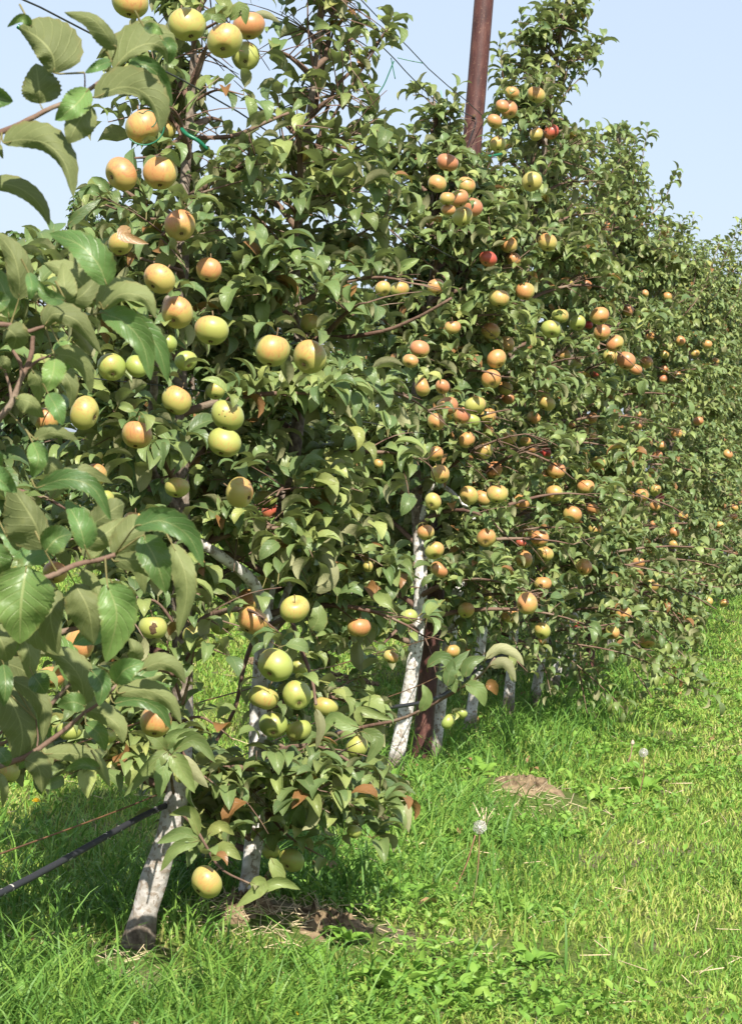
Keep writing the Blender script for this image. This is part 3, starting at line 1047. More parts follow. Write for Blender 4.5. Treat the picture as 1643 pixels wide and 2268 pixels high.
def grow_tree(name, label, group, base, trunk, H, radius, nlimb, T, seed, mat_leaf=None, mat_trunk=None, r0=0.035,
              zmin=0.55, dens=1.0, shoots=4, single=300, back=False, limb_low=1.0, category='apple tree', sides=8, lsz=1.0, top_w=1.0, soft=True):
    global rng
    rng = np.random.default_rng(seed)
    base = np.array(base, float)
    root = thing(name, label, category, base, group)
    trunk = smooth_path(trunk, 26)
    tz = trunk[:, 2] - base[2]
    if soft:
        kk = wood_cut(trunk[6:], (SKY1, SKY2, SKY3)) + 6
        trunk, tz = trunk[:kk], tz[:kk]
    rad = np.interp(tz, [0, 0.15, 1.2, H], [r0 * 1.35, r0, r0 * 0.75, 0.006])
    rad = rad * (1 + 0.16 * np.maximum(0, rng.standard_normal(len(rad)) - 0.6) * (rad > 0.012))
    v, q = tube_arrays(trunk - base, rad, sides + 2, 0.05)
    link('trunk', mesh_quads('trunk', v, q), root, mat_trunk or M_TRUNK)
    nodes, dirs, ages = [], [], []
    golden = 2.39996
    a0 = rng.random() * 6.28
    for i in range(nlimb):
        t = (i + rng.random() * 0.6) / nlimb
        z = zmin + (H - 0.12 - zmin) * t ** 0.95
        k = int(np.clip(np.searchsorted(tz, z), 1, len(trunk) - 1))
        p0 = trunk[k - 1] + (trunk[k] - trunk[k - 1]) * (z - tz[k - 1]) / max(1e-3, tz[k] - tz[k - 1])
        az = a0 + i * golden + rng.normal() * 0.3
        hrel = z / H
        L = radius * np.interp(hrel, [0, 0.15, 0.4, 0.65, 0.8, 1], [0.95 * limb_low, 1.1 * limb_low, 1.05, 0.78 * top_w, 0.42 * top_w, 0.16]) * rng.uniform(0.7, 1.25)
        el = np.interp(hrel, [0, 0.5, 1], [0.35, 0.5, 0.95]) + rng.normal() * 0.15
        droop = np.interp(hrel, [0, 0.5, 1], [1.2, 0.9, 0.4]) * rng.uniform(0.5, 1.4)
        n = 9
        pth = [p0]
        for s_ in range(n):
            e = el - droop * (s_ / n) ** 1.3
            az += rng.normal() * 0.08
            pth.append(pth[-1] + np.array([math.cos(az) * math.cos(e), math.sin(az) * math.cos(e), math.sin(e)]) * L / n)
        pth = np.array(pth)
        kk = wood_cut(pth)
        if kk < 3:
            continue
        pth = pth[:kk]
        parts = [tube_arrays(pth - base, np.linspace(0.35 * r0 + 0.002, 0.0025, len(pth)), 5, 0.05)]
        for s_ in range(2, len(pth)):
            frac = s_ / n
            nodes.append(pth[s_]); dirs.append(pth[s_] - pth[s_ - 1]); ages.append(0)
            for tw in range(rng.poisson(1.25)):
                ta = az + rng.choice([-1, 1]) * rng.uniform(0.5, 1.5)
                te = rng.uniform(-0.5, 0.9)
                tl = rng.uniform(0.08, 0.30) * (1.15 - 0.5 * frac)
                m = max(2, int(tl / 0.045))
                tp = [pth[s_]]
                for u in range(m):
                    te -= 0.10
                    tp.append(tp[-1] + np.array([math.cos(ta) * math.cos(te), math.sin(ta) * math.cos(te), math.sin(te)]) * tl / m)
                tp = np.array(tp)
                if wood_cut(tp) < len(tp):
                    continue
                parts.append(tube_arrays(tp - base, np.linspace(0.0028, 0.0013, len(tp)), 3))
                for u in range(1, len(tp)):
                    nodes.append(tp[u]); dirs.append(tp[u] - tp[u - 1]); ages.append(0)
        v, q = merge(parts)
        link('branch', mesh_quads('branch', v, q), root, M_TWIG)
    # upright shoots with single leaves
    for i in range(shoots):
        z = H * rng.uniform(0.72, 0.97)
        k = int(np.clip(np.searchsorted(tz, z), 1, len(trunk) - 1))
        p0 = trunk[k]
        az = rng.random() * 6.28
        e = rng.uniform(0.8, 1.3)
        L = rng.uniform(0.3, 0.7) * min(1, H / 3.5)
        m = 12
        tp = [p0]
        for u in range(m):
            e = min(1.5, e + 0.03)
            tp.append(tp[-1] + np.array([math.cos(az) * math.cos(e), math.sin(az) * math.cos(e), math.sin(e)]) * L / m)
        tp = np.array(tp)
        kk = wood_cut(tp)
        if kk < 3:
            continue
        tp = tp[:kk]
        v, q = tube_arrays(tp - base, np.linspace(0.005, 0.0015, len(tp)), 4)
        link('shoot', mesh_quads('shoot', v, q), root, M_TWIG)
        for u in range(2, len(tp)):
            nodes.append(tp[u]); dirs.append(tp[u] - tp[u - 1]); ages.append(1)
    nodes, dirs, ages = np.array(nodes), np.array(dirs), np.array(ages)
    per = np.where(ages == 0, rng.poisson(3.9 * dens, len(nodes)), rng.integers(1, 3, len(nodes)))
    idx = np.repeat(np.arange(len(nodes)), per)
    n = len(idx)
    pos = nodes[idx] + rng.normal(size=(n, 3)) * 0.008
    d = dirs[idx] / (np.linalg.norm(dirs[idx], axis=1)[:, None] + 1e-9)
    az = rng.random(n) * 6.28
    out = np.stack([np.cos(az), np.sin(az), rng.uniform(-0.25, 0.8, n)], -1)
    f = out * 1.0 + d * 0.6
    f /= np.linalg.norm(f, axis=1)[:, None]
    s = rng.uniform(0.066, 0.112, n) * lsz * np.where(ages[idx] == 1, 0.85, 1)
    k = cut_leaves(pos, f, s)
    pos, f, s = pos[k], f[k], s[k]
    TREES.append(dict(root=root, base=base, T=T, pos=pos, fr=frames(f, 0.35), s=s, tid=rng.integers(0, len(T), len(pos)),
                      single=single, mat=mat_leaf or M_LEAF))
    return root


def emit_leaves():
    """pick, for every tree, the leaves that show largest and make them objects; the rest becomes one foliage part"""
    CELL = 7.0
    GW, GH = int(1800 / CELL), int(2500 / CELL)
    zb = np.full(GW * GH, 1e9)
    infos = []
    for t in TREES:
        c = t['pos'] + t['fr'][1] * (t['s'] * 0.65)[:, None]
        px, py, D = proj(c)
        rr = t['s'] * 0.33 * F_PX / np.maximum(D, 0.5)
        infos.append((px, py, D, rr))
    def cells(px, py, rr):
        k = int(max(1, math.ceil(np.max(rr) / CELL)))
        for dx in range(-k, k + 1):
            for dy in range(-k, k + 1):
                ok = (dx * dx + dy * dy) * CELL * CELL <= (rr + CELL * 0.5) ** 2
                ix = np.floor((px + 60) / CELL).astype(int) + dx
                iy = np.floor((py + 60) / CELL).astype(int) + dy
                ok &= (ix >= 0) & (ix < GW) & (iy >= 0) & (iy < GH)
                yield ok, np.clip(iy, 0, GH - 1) * GW + np.clip(ix, 0, GW - 1)
    for (px, py, D, rr) in infos:
        if len(px) == 0:
            continue
        for ok, c in cells(px, py, rr):
            np.minimum.at(zb, c[ok], D[ok])
    for t, (px, py, D, rr) in zip(TREES, infos):
        vis = np.zeros(len(px))
        if len(px) == 0:
            continue
        inside = (px > 0) & (px < 1643) & (py > 0) & (py < 2268)
        for ok, c in cells(px, py, rr):
            vis += ok & (D <= zb[c] + 1e-9)
        vis = vis * inside
        order = np.argsort(-vis)[:t['single']]
        order = order[vis[order] > 0]
        sel = np.zeros(len(px), bool)
        sel[order] = True
        base = t['base']
        X, Y, Z = t['fr']
        for i in order:
            key = (id(t['T']), int(t['tid'][i]), t['mat'].name)
            if key not in LEAF_MESH:
                tv, tq, tu = t['T'][t['tid'][i]]
                me = mesh_quads('leaf', tv, tq, tu)
                me.materials.append(t['mat'])
                LEAF_MESH[key] = me
            o = bpy.data.objects.new('leaf', LEAF_MESH[key])
            s = t['s'][i]
            p = t['pos'][i] - base
            x, y, z = X[i] * s, Y[i] * s, Z[i] * s
            o.matrix_basis = Matrix(((x[0], y[0], z[0], p[0]), (x[1], y[1], z[1], p[1]), (x[2], y[2], z[2], p[2]), (0, 0, 0, 1)))
            o.parent = t['root']
            COL.objects.link(o)
        r = ~sel
        if r.any():
            V, Q, UV = place_leaves(t['T'], t['pos'][r] - base, Y[r], t['s'][r], 0, (X[r], Y[r], Z[r]), t['tid'][r])
            link('foliage', mesh_quads('foliage', V, Q, UV), t['root'], t['mat'], kind='stuff')


def straight_trunk(b, H, lean=0.0, wig=0.03, seed=0):
    r = np.random.default_rng(seed)
    zs = np.linspace(0, H, 7)
    return [np.array([b[0] + lean * z + r.normal() * wig * (0 if i == 0 else 1), b[1] + r.normal() * wig * (0 if i == 0 else 1), b[2] + z]) for i, z in enumerate(zs)]


MAIN = 'apple trees of the front orchard row'
BACK = 'apple trees of the row behind'


def Pt(lst, D):
    return [P(x, y, D) for x, y in lst]


def gz(x, y):
    return float(ground_z(x, y))


# front row, nearest first.  The nearest tree stands outside the picture at the left and reaches in with its branches
b = np.array([row_x(3.3) - 0.05, 3.3, gz(row_x(3.3), 3.3)])
rng = np.random.default_rng(1)
T0 = grow_tree('apple_tree', 'nearest apple tree, its large blurred leafy branches reaching in from the left edge', MAIN, b, straight_trunk(b, 3.4, 0, 0.02, 4), 3.4, 0.55, 20, T_MID, 11, mat_leaf=M_LEAF_NEAR, r0=0.04, single=40)
b = np.array([row_x(5.0) - 0.08, 5.0, gz(row_x(5.0), 5.0)])
T0b = grow_tree('apple_tree', 'apple tree at the left edge just behind the blurred near branches', MAIN, b, straight_trunk(b, 2.55, 0, 0.02, 5), 2.55, 0.46, 24, T_NEAR, 12, r0=0.04)
g1 = on_ground(300, 2105)
D1 = (g1 - CAM) @ Fw
T1 = grow_tree('apple_tree', 'apple tree with the leaning whitewashed trunk at lower left and thin bare top', MAIN, g1 - [0, 0, .03],
               [g1 - [0, 0, .04]] + Pt([(325, 2000), (378, 1830), (400, 1700), (405, 1450), (402, 1150), (396, 850), (402, 600), (410, 400), (425, 200), (432, 60), (438, -150)], D1),
               2.95, 0.52, 32, T_NEAR, 21, mat_trunk=M_TRUNK_GREY, r0=0.037, zmin=0.36, shoots=2)
g2 = on_ground(545, 2050)
D2 = (g2 - CAM) @ Fw
T2 = grow_tree('apple_tree', 'apple tree left of centre with glossy dark leaves to the top edge', MAIN, g2 - [0, 0, .03],
               [g2 - [0, 0, .04]] + Pt([(552, 1950), (568, 1800), (572, 1600), (588, 1350), (625, 1150), (662, 930), (660, 700), (655, 520), (690, 220), (715, 0), (735, -250)], D2),
               3.1, 0.52, 46, T_NEAR, 22, r0=0.029, zmin=0.22, dens=0.9, shoots=6, top_w=0.9)
g3 = on_ground(870, 1722)
D3 = (g3 - CAM) @ Fw
T3 = grow_tree('apple_tree', 'apple tree with a crooked whitewashed trunk just left of the rusty post', MAIN, g3 - [0, 0, .03],
               [g3 - [0, 0, .04]] + Pt([(885, 1640), (905, 1540), (922, 1420), (932, 1300), (926, 1180), (920, 1050), (918, 900), (940, 740), (960, 600), (955, 430), (965, 300), (960, 215)], D3),
               3.2, 0.62, 44, T_NEAR, 23, r0=0.037, zmin=0.62, dens=1.0, shoots=3)
SPEC = [  # ground pixel of the trunk foot or distance, height, radius, limbs, label, template, singles
    ((958, 1692), 3.0, .62, 34, 'apple tree whose white trunk stands right behind the rusty post', T_MID, 300),
    ((1036, 1640), 4.15, .66, 46, 'tallest apple tree, leafy crown rising right of the rusty post', T_MID, 300),
    ((1122, 1603), 3.45, .72, 42, 'apple tree on the clearly visible straight white trunk at centre', T_MID, 300),
    ((1180, 1570), 3.6, .70, 38, 'apple tree on the shaded grey trunk right of the straight white one', T_MID, 300),
    ((1222, 1545), 3.85, .70, 38, 'apple tree on the slanting white trunk under the low right canopy', T_MID, 300),
    ((1262, 1515), 3.6, .70, 36, 'apple tree with white forked foot next to the second post', T_MID, 300),
    (17.8, 3.5, .68, 34, 'apple tree right behind the second rusty post', T_FAR, 200),
    (19.0, 3.65, .68, 34, 'second apple tree past the second rusty post', T_FAR, 180),
    (20.3, 3.75, .66, 32, 'third apple tree past the second rusty post', T_FAR, 160),
    (21.6, 3.55, .66, 32, 'apple tree with a low top in the far part of the row', T_FAR, 140),
    (22.9, 3.75, .66, 32, 'far apple tree whose top makes the last peak before the right edge', T_FAR, 120),
    (24.2, 3.9, .66, 32, 'far apple tree with shoots against the sky near the right edge', T_FAR, 100),
    (25.6, 3.6, .66, 30, 'far apple tree in the dense green mass near the right edge', T_FAR, 100),
    (27.0, 4.2, .66, 30, 'far apple tree rising tallest at the right edge', T_FAR, 100),
    (28.5, 3.7, .66, 28, 'apple tree at the right edge, third from the visible end of the row', T_FAR, 80),
    (30.0, 3.7, .66, 28, 'apple tree at the right edge, second from the visible end of the row', T_FAR, 80),
    (31.5, 3.7, .66, 28, 'farthest visible apple tree of the row at the right edge', T_FAR, 80),
]
ROWT = {}
for i, (w, H, R, nl, lab, T, single) in enumerate(SPEC):
    if isinstance(w, tuple):
        g = on_ground(*w)
    else:
        g = np.array([row_x(w), w, 0.0])
    g = np.array([g[0], g[1], gz(g[0], g[1])])
    lean = 0.05 if i == 1 else (0.03 if i in (4,) else 0.0)
    tr = straight_trunk(g - [0, 0, .02], H, lean, 0.035, 50 + i)
    ROWT[i] = grow_tree('apple_tree', lab, MAIN, g, tr, H, R, nl, T, 30 + i, r0=0.030, zmin=(0.72, .72, .5, .3, .25, .22)[i] if i < 6 else 0.2, shoots=6, single=single, limb_low=(1.1, 1.2, 1.6, 1.6, 1.65, 1.5)[i] if i < 6 else 1.45, sides=7, top_w=0.85)
LB = ['apple tree of the back row under the pale sky at far left', 'apple tree of the back row behind the thin bare treetop',
      'apple tree of the back row behind the left fruit bunches', 'apple tree of the back row seen through the gap left of centre',
      'apple tree of the back row behind the glossy dark leaves', 'apple tree of the back row left of the rusty post',
      'apple tree of the back row behind the rusty post', 'apple tree of the back row with dark red apples']
BK = [13.9, 15.2, 16.6, 18.2, 19.8, 21.6, 23.6, 26.0]
HB = [3.1, 3.5, 3.3, 3.2, 3.2, 3.25, 3.3, 3.3]
for i, (w, H) in enumerate(zip(BK, HB)):
    g = np.array([ROW_A * w - 6.05, w, 0.0])
    g[2] = gz(g[0], g[1])
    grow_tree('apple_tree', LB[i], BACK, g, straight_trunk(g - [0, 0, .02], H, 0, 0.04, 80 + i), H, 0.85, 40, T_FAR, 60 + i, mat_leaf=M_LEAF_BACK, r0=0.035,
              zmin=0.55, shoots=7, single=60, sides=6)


# ---------------------------------------------------------------- leaves that show singly: shaped one by one
def shaped_leaf(root, pts, wl, wr, D, under=True, mat=None, ser=0.05, n=20, bulge=0.02, fold=0.35, tilt=0.0, petiole=None):
    pts = np.asarray(pts, float)
    c = smooth_path(pts, n)
    tg = np.gradient(c, axis=0)
    tg /= np.linalg.norm(tg, axis=1)[:, None] + 1e-9
    nr = np.stack([tg[:, 1], -tg[:, 0]], -1)
    t = np.linspace(0, 1, n)
    w = np.sin(np.pi * t ** 0.72) ** 0.72
    w[0] = 0.06; w[-1] = 0.01
    px2m = D / F_PX
    dmid = D - bulge * np.sin(np.pi * t) * 1.0 + tilt * (t - 0.5)
    us = np.array([-1, -0.55, 0, 0.55, 1])
    V, UV = [], []
    for i in range(n):
        se = 1 + ser * (1 if i % 2 else -1)
        for u in us:
            ww = (wl if u > 0 else wr) * w[i]
            o = ww * abs(u) * (se if abs(u) == 1 else 1)
            x = c[i, 0] + nr[i, 0] * o * (1 if u > 0 else -1)
            y = c[i, 1] + nr[i, 1] * o * (1 if u > 0 else -1)
            dz = fold * abs(u) ** 1.4 * ww * px2m + (0.010 * math.sin(7 * t[i] + 2.2 * u + wl) + 0.004 * math.sin(17 * t[i] - 3 * u)) * abs(u) * w[i] * (wl + wr) / 80.0
            V.append(P(x, y, dmid[i] + (dz if under else -dz)))
            UV.append(((u + 1) / 2, t[i]))
    V = np.array(V)
    Q = []
    for i in range(n - 1):
        for j in range(4):
            a = i * 5 + j
            Q.append((a, a + 1, a + 6, a + 5))
    Q = np.array(Q)
    a, b_, c_ = V[Q[n * 2 - 2][0]], V[Q[n * 2 - 2][1]], V[Q[n * 2 - 2][2]]
    nrm = np.cross(b_ - a, c_ - a)
    to_cam = (nrm @ (CAM - a)) > 0
    if to_cam == under:
        Q = Q[:, ::-1]
    if petiole is not None:
        pv, pq = tube_arrays(smooth_path([petiole, V[2], V[12]], 6), [0.0016, 0.0014, 0.0012, 0.001, 0.0009, 0.0006], 4)
        Q = np.vstack([Q, pq + len(V)])
        UV += [(0.5, -0.1)] * len(pv)
        V = np.vstack([V, pv])
    base = np.array(root.location)
    me = mesh_quads('leaf', V - base, Q, np.array(UV, float))
    return link('leaf', me, root, mat or M_LEAF_NEAR)


def crop(pts, sx, oy, ox=0.0):
    return [(ox + x * sx, oy + y * sx) for x, y in pts]


A_ = (0.2551, 0.0); B_ = (0.2551, 489.0); C_ = (0.2976, 978.0); D_ = (0.2976, 1397.0)
NEAR = [
    (A_, [(485, 640), (450, 470), (330, 330), (165, 232)], 120, 280, 'u'),
    (A_, [(350, 900), (345, 800), (330, 680), (315, 550)], 150, 190, 'u'),
    (A_, [(1010, 430), (930, 300), (790, 160), (560, 106)], 110, 60, 'u'),
    (A_, [(990, 600), (1130, 450), (1300, 380), (1420, 430), (1460, 560)], 210, 60, 'u'),
    (A_, [(1410, 340), (1480, 420), (1470, 560)], 70, 30, 't'),
    (A_, [(820, 850), (1050, 760), (1240, 800), (1360, 950), (1395, 1145)], 190, 60, 'u'),
    (A_, [(1110, 590), (1250, 560), (1400, 680), (1500, 930)], 80, 110, 't'),
    (A_, [(770, 770), (690, 880), (600, 960), (480, 1045)], 110, 130, 't'),
    (A_, [(780, 900), (700, 1030), (640, 1140), (600, 1245)], 150, 110, 'u'),
    (A_, [(30, 1240), (220, 1215), (420, 1260), (570, 1430), (640, 1715)], 170, 70, 'u'),
    (A_, [(-200, 1620), (60, 1600), (250, 1680), (370, 1810), (432, 1960)], 90, 70, 'u'),
    (A_, [(-220, 870), (-60, 850), (118, 880)], 120, 110, 't'),
    (A_, [(275, 225), (190, 165), (65, 236)], 30, 50, 't'),
    (A_, [(970, 530), (860, 570), (740, 635)], 50, 50, 't'),
    (A_, [(1250, 230), (1340, 240), (1420, 300)], 40, 60, 't'),
    (A_, [(0, 1250), (10, 1310), (30, 1380)], 20, 30, 'u'),
    (B_, [(165, 685), (170, 500), (110, 280), (-40, 90)], 100, 130, 'u'),
    (B_, [(930, 560), (850, 370), (680, 200), (430, 110)], 130, 150, 't'),
    (B_, [(575, 700), (560, 550), (545, 360)], 70, 110, 'u'),
    (B_, [(570, 715), (720, 640), (885, 445)], 60, 110, 'u'),
    (B_, [(900, 770), (1050, 640), (1250, 670), (1350, 850)], 110, 60, 'u'),
    (B_, [(390, 915), (470, 810), (640, 850), (740, 950), (885, 1165)], 110, 80, 'u'),
    (B_, [(880, 800), (1080, 880), (1240, 1070), (1310, 1385)], 130, 110, 't'),
    (B_, [(570, 690), (420, 640), (270, 480)], 70, 50, 't'),
    (B_, [(455, 1165), (620, 1180), (740, 1290), (795, 1500)], 100, 70, 'u'),
    (B_, [(480, 1195), (460, 1330), (395, 1490)], 110, 100, 't'),
    (B_, [(140, 1540), (270, 1580), (390, 1710)], 60, 110, 'u'),
    (B_, [(-20, 1220), (50, 1230), (95, 1325)], 50, 50, 'u'),
    (B_, [(420, 1500), (490, 1620), (548, 1775)], 90, 75, 't'),
    (B_, [(300, 1890), (470, 1840), (680, 1905)], 75, 45, 'u'),
    (B_, [(60, 930), (140, 1010), (110, 1120)], 120, 120, 'u'),
    (B_, [(-120, 720), (0, 700), (95, 680)], 100, 90, 't'),
    (B_, [(250, 450), (280, 560), (260, 690)], 60, 50, 't'),
    (C_, [(330, 800), (270, 620), (180, 470), (80, 325)], 230, 90, 'u'),
    (C_, [(340, 815), (430, 720), (540, 685)], 110, 100, 't'),
    (C_, [(270, 345), (500, 280), (700, 350), (830, 590)], 80, 70, 't'),
    (C_, [(245, 5), (290, 130), (240, 270)], 75, 80, 't'),
    (C_, [(640, 800), (590, 620), (490, 440)], 70, 120, 't'),
    (C_, [(645, 790), (780, 690), (940, 565)], 70, 90, 'u'),
    (C_, [(1000, 640), (1200, 590), (1400, 700), (1515, 935)], 110, 80, 't'),
    (C_, [(850, 850), (930, 740), (1010, 610), (1060, 560)], 110, 110, 'u'),
    (C_, [(1060, 700), (1160, 880), (1240, 1130)], 120, 120, 't'),
    (C_, [(850, 890), (1050, 890), (1230, 1060)], 60, 90, 'u'),
    (C_, [(1280, 760), (1370, 950), (1390, 1150), (1325, 1455)], 80, 100, 'u'),
    (C_, [(200, 930), (160, 1200), (150, 1505)], 240, 220, 't'),
    (C_, [(430, 1100), (380, 1300), (440, 1590)], 90, 140, 'u'),
    (C_, [(560, 1060), (660, 1250), (700, 1510)], 100, 160, 'u'),
    (C_, [(800, 1055), (870, 1300), (790, 1645)], 160, 130, 't'),
    (C_, [(610, 950), (720, 1080), (760, 1300)], 40, 70, 'u'),
    (C_, [(-80, 200), (20, 300), (130, 380)], 90, 60, 't'),
    (C_, [(60, 720), (130, 700), (230, 690)], 80, 110, 'u'),
    (C_, [(-60, 760), (0, 900), (40, 1000)], 100, 90, 't'),
    (C_, [(-60, 1380), (20, 1500), (60, 1640)], 120, 120, 'u'),
    (D_, [(630, 555), (600, 360), (480, 210), (320, 145)], 80, 120, 'u'),
    (D_, [(1060, 290), (1180, 240), (1300, 280), (1382, 395)], 80, 50, 'u'),
    (D_, [(880, 465), (1080, 440), (1250, 520), (1352, 695)], 80, 60, 'u'),
    (D_, [(600, 590), (760, 620), (880, 710), (920, 835)], 90, 60, 'u'),
    (D_, [(330, 915), (560, 920), (720, 990), (822, 1165)], 80, 60, 'u'),
    (D_, [(745, 1020), (620, 1000), (480, 1045)], 30, 55, 't'),
    (D_, [(190, 960), (290, 1020), (315, 1205)], 100, 80, 'u'),
    (D_, [(40, 440), (140, 640), (170, 800), (130, 1010)], 120, 150, 'u'),
    (D_, [(80, 360), (240, 450), (330, 600), (320, 825)], 80, 70, 'u'),
    (D_, [(30, 250), (45, 400), (30, 565)], 60, 70, 't'),
    (D_, [(-20, 880), (40, 950), (60, 1010)], 60, 60, 't'),
    (D_, [(640, 560), (540, 530), (425, 560)], 75, 75, 't'),
    (D_, [(680, 290), (760, 400), (740, 560)], 75, 80, 't'),
    (D_, [(860, 390), (930, 290), (1075, 235)], 90, 100, 't'),
    (D_, [(975, 230), (1005, 150), (960, 55)], 40, 70, 'u'),
    (D_, [(140, -20), (220, 150), (225, 365)], 90, 90, 'u'),
    (D_, [(20, -30), (60, 60), (40, 180)], 90, 90, 't'),
    (D_, [(640, 690), (740, 770), (787, 895)], 70, 60, 't'),
    (D_, [(-60, 140), (0, 240), (20, 340)], 70, 70, 'u'),
    (D_, [(860, 470), (960, 420), (1215, 325)], 30, 50, 'u'),
    (D_, [(250, 330), (300, 400), (345, 470)], 90, 80, 't'),
    (D_, [(0, 1060), (30, 1180), (20, 1320)], 40, 30, 'u'),
]
NEAR_STEMS = [
    (A_, [(-160, 1210), (60, 1130), (250, 1040), (420, 950), (620, 870), (790, 770), (910, 680)], 3.1, 0.0085, 0.0045),
    (A_, [(740, 760), (740, 690), (735, 630)], 3.1, 0.002, 0.0015),
    (B_, [(-150, 900), (80, 905), (220, 960), (330, 935), (420, 905)], 3.1, 0.008, 0.003),
    (B_, [(290, 1000), (270, 1180), (180, 1390), (100, 1590), (-20, 1730), (-150, 1850)], 3.15, 0.005, 0.009),
    (B_, [(110, 1120), (185, 1250), (190, 1390)], 3.15, 0.004, 0.005),
    (B_, [(50, 1320), (90, 1450), (105, 1570)], 3.15, 0.003, 0.004),
    (B_, [(220, 1300), (340, 1210), (450, 1170)], 3.15, 0.005, 0.002),
    (C_, [(-300, 1150), (100, 1060), (360, 1010), (560, 920), (740, 880), (860, 840)], 3.05, 0.009, 0.005),
    (D_, [(-350, 1050), (-100, 880), (40, 830), (70, 800)], 3.7, 0.009, 0.004),
    (D_, [(-300, 1150), (0, 1010), (190, 940), (330, 850), (480, 740), (620, 620), (740, 540), (870, 400)], 3.6, 0.010, 0.004),
    (D_, [(280, 860), (285, 780), (270, 660)], 3.6, 0.0025, 0.0015),
    (D_, [(380, 550), (510, 410), (590, 335)], 3.65, 0.006, 0.003),
    (D_, [(-40, 880), (-20, 800), (60, 700)], 3.7, 0.006, 0.003),
]
RS = random.Random(5)
t0base = np.array(T0.location)
rng = np.random.default_rng(99)
stem_pts = []
for (sx, oy), pts, D, ra, rb in NEAR_STEMS:
    im = smooth_path(crop(pts, sx, oy), 16)
    w3 = P(im[:, 0], im[:, 1], D)
    if pts[0][0] < -120:         # carry it back to the trunk outside the frame
        tip = np.array([t0base[0], t0base[1], max(0.4, w3[0][2] - 0.12)])
        w3 = np.vstack([smooth_path([tip, (tip + w3[0]) / 2 + [0, 0, .02], w3[0]], 8)[:-1], w3])
    v, q = tube_arrays(w3 - t0base, np.linspace(ra, rb, len(w3)) * 0.62, 8, 0.08)
    link('branch', mesh_quads('branch', v, q), T0, M_TWIG)
    stem_pts.append(w3)
stem_all = np.vstack(stem_pts)
for k, ((sx, oy), pts, wl_, wr_, side) in enumerate(NEAR):
    im = crop(pts, sx, oy)
    D = (3.6 if oy > 1300 else 3.1) + RS.uniform(-0.07, 0.06) - (0.09 if side == 't' else 0)
    wl_, wr_ = wl_ * 1.02, wr_ * 1.02
    b0 = P(im[0][0], im[0][1], D)
    pet = stem_all[np.argmin(np.linalg.norm(stem_all - b0, axis=1))]
    if np.linalg.norm(pet - b0) > 0.09:
        pet = b0 + np.array([-0.02, 0.01, 0.03]) * RS.uniform(0.3, 1)
    shaped_leaf(T0, im, wl_ * sx, wr_ * sx, D, side == 'u', petiole=pet, n=22, ser=0.045 if k % 2 else 0.03, tilt=RS.uniform(-0.03, 0.03), fold=RS.uniform(0.3, 0.9))

for (sx, oy), pts, wl_, wr_, side in NEAR:
    if oy < 400 or RS.random() < 0.25:
        continue
    im = np.array(crop(pts, sx, oy))
    a = RS.uniform(-0.8, 0.8)
    c = im.mean(0)
    R2 = np.array([[math.cos(a), -math.sin(a)], [math.sin(a), math.cos(a)]])
    im = (im - c) @ R2.T * RS.uniform(0.75, 1.0) + c + [RS.uniform(-55, 45), RS.uniform(-50, 60)]
    if im[:, 1].max() > 1720 or im[:, 0].max() > 400:
        continue
    D = (3.6 if oy > 1300 else 3.1) + RS.uniform(0.12, 0.3)
    b0 = P(im[0][0], im[0][1], D)
    shaped_leaf(T0, im, wl_ * sx * .9, wr_ * sx * .9, D, RS.random() < 0.5, petiole=b0 + np.array([-0.02, 0.01, 0.03]) * RS.uniform(0.3, 1), n=18, tilt=RS.uniform(-0.05, 0.05), fold=RS.uniform(0.2, 0.6))

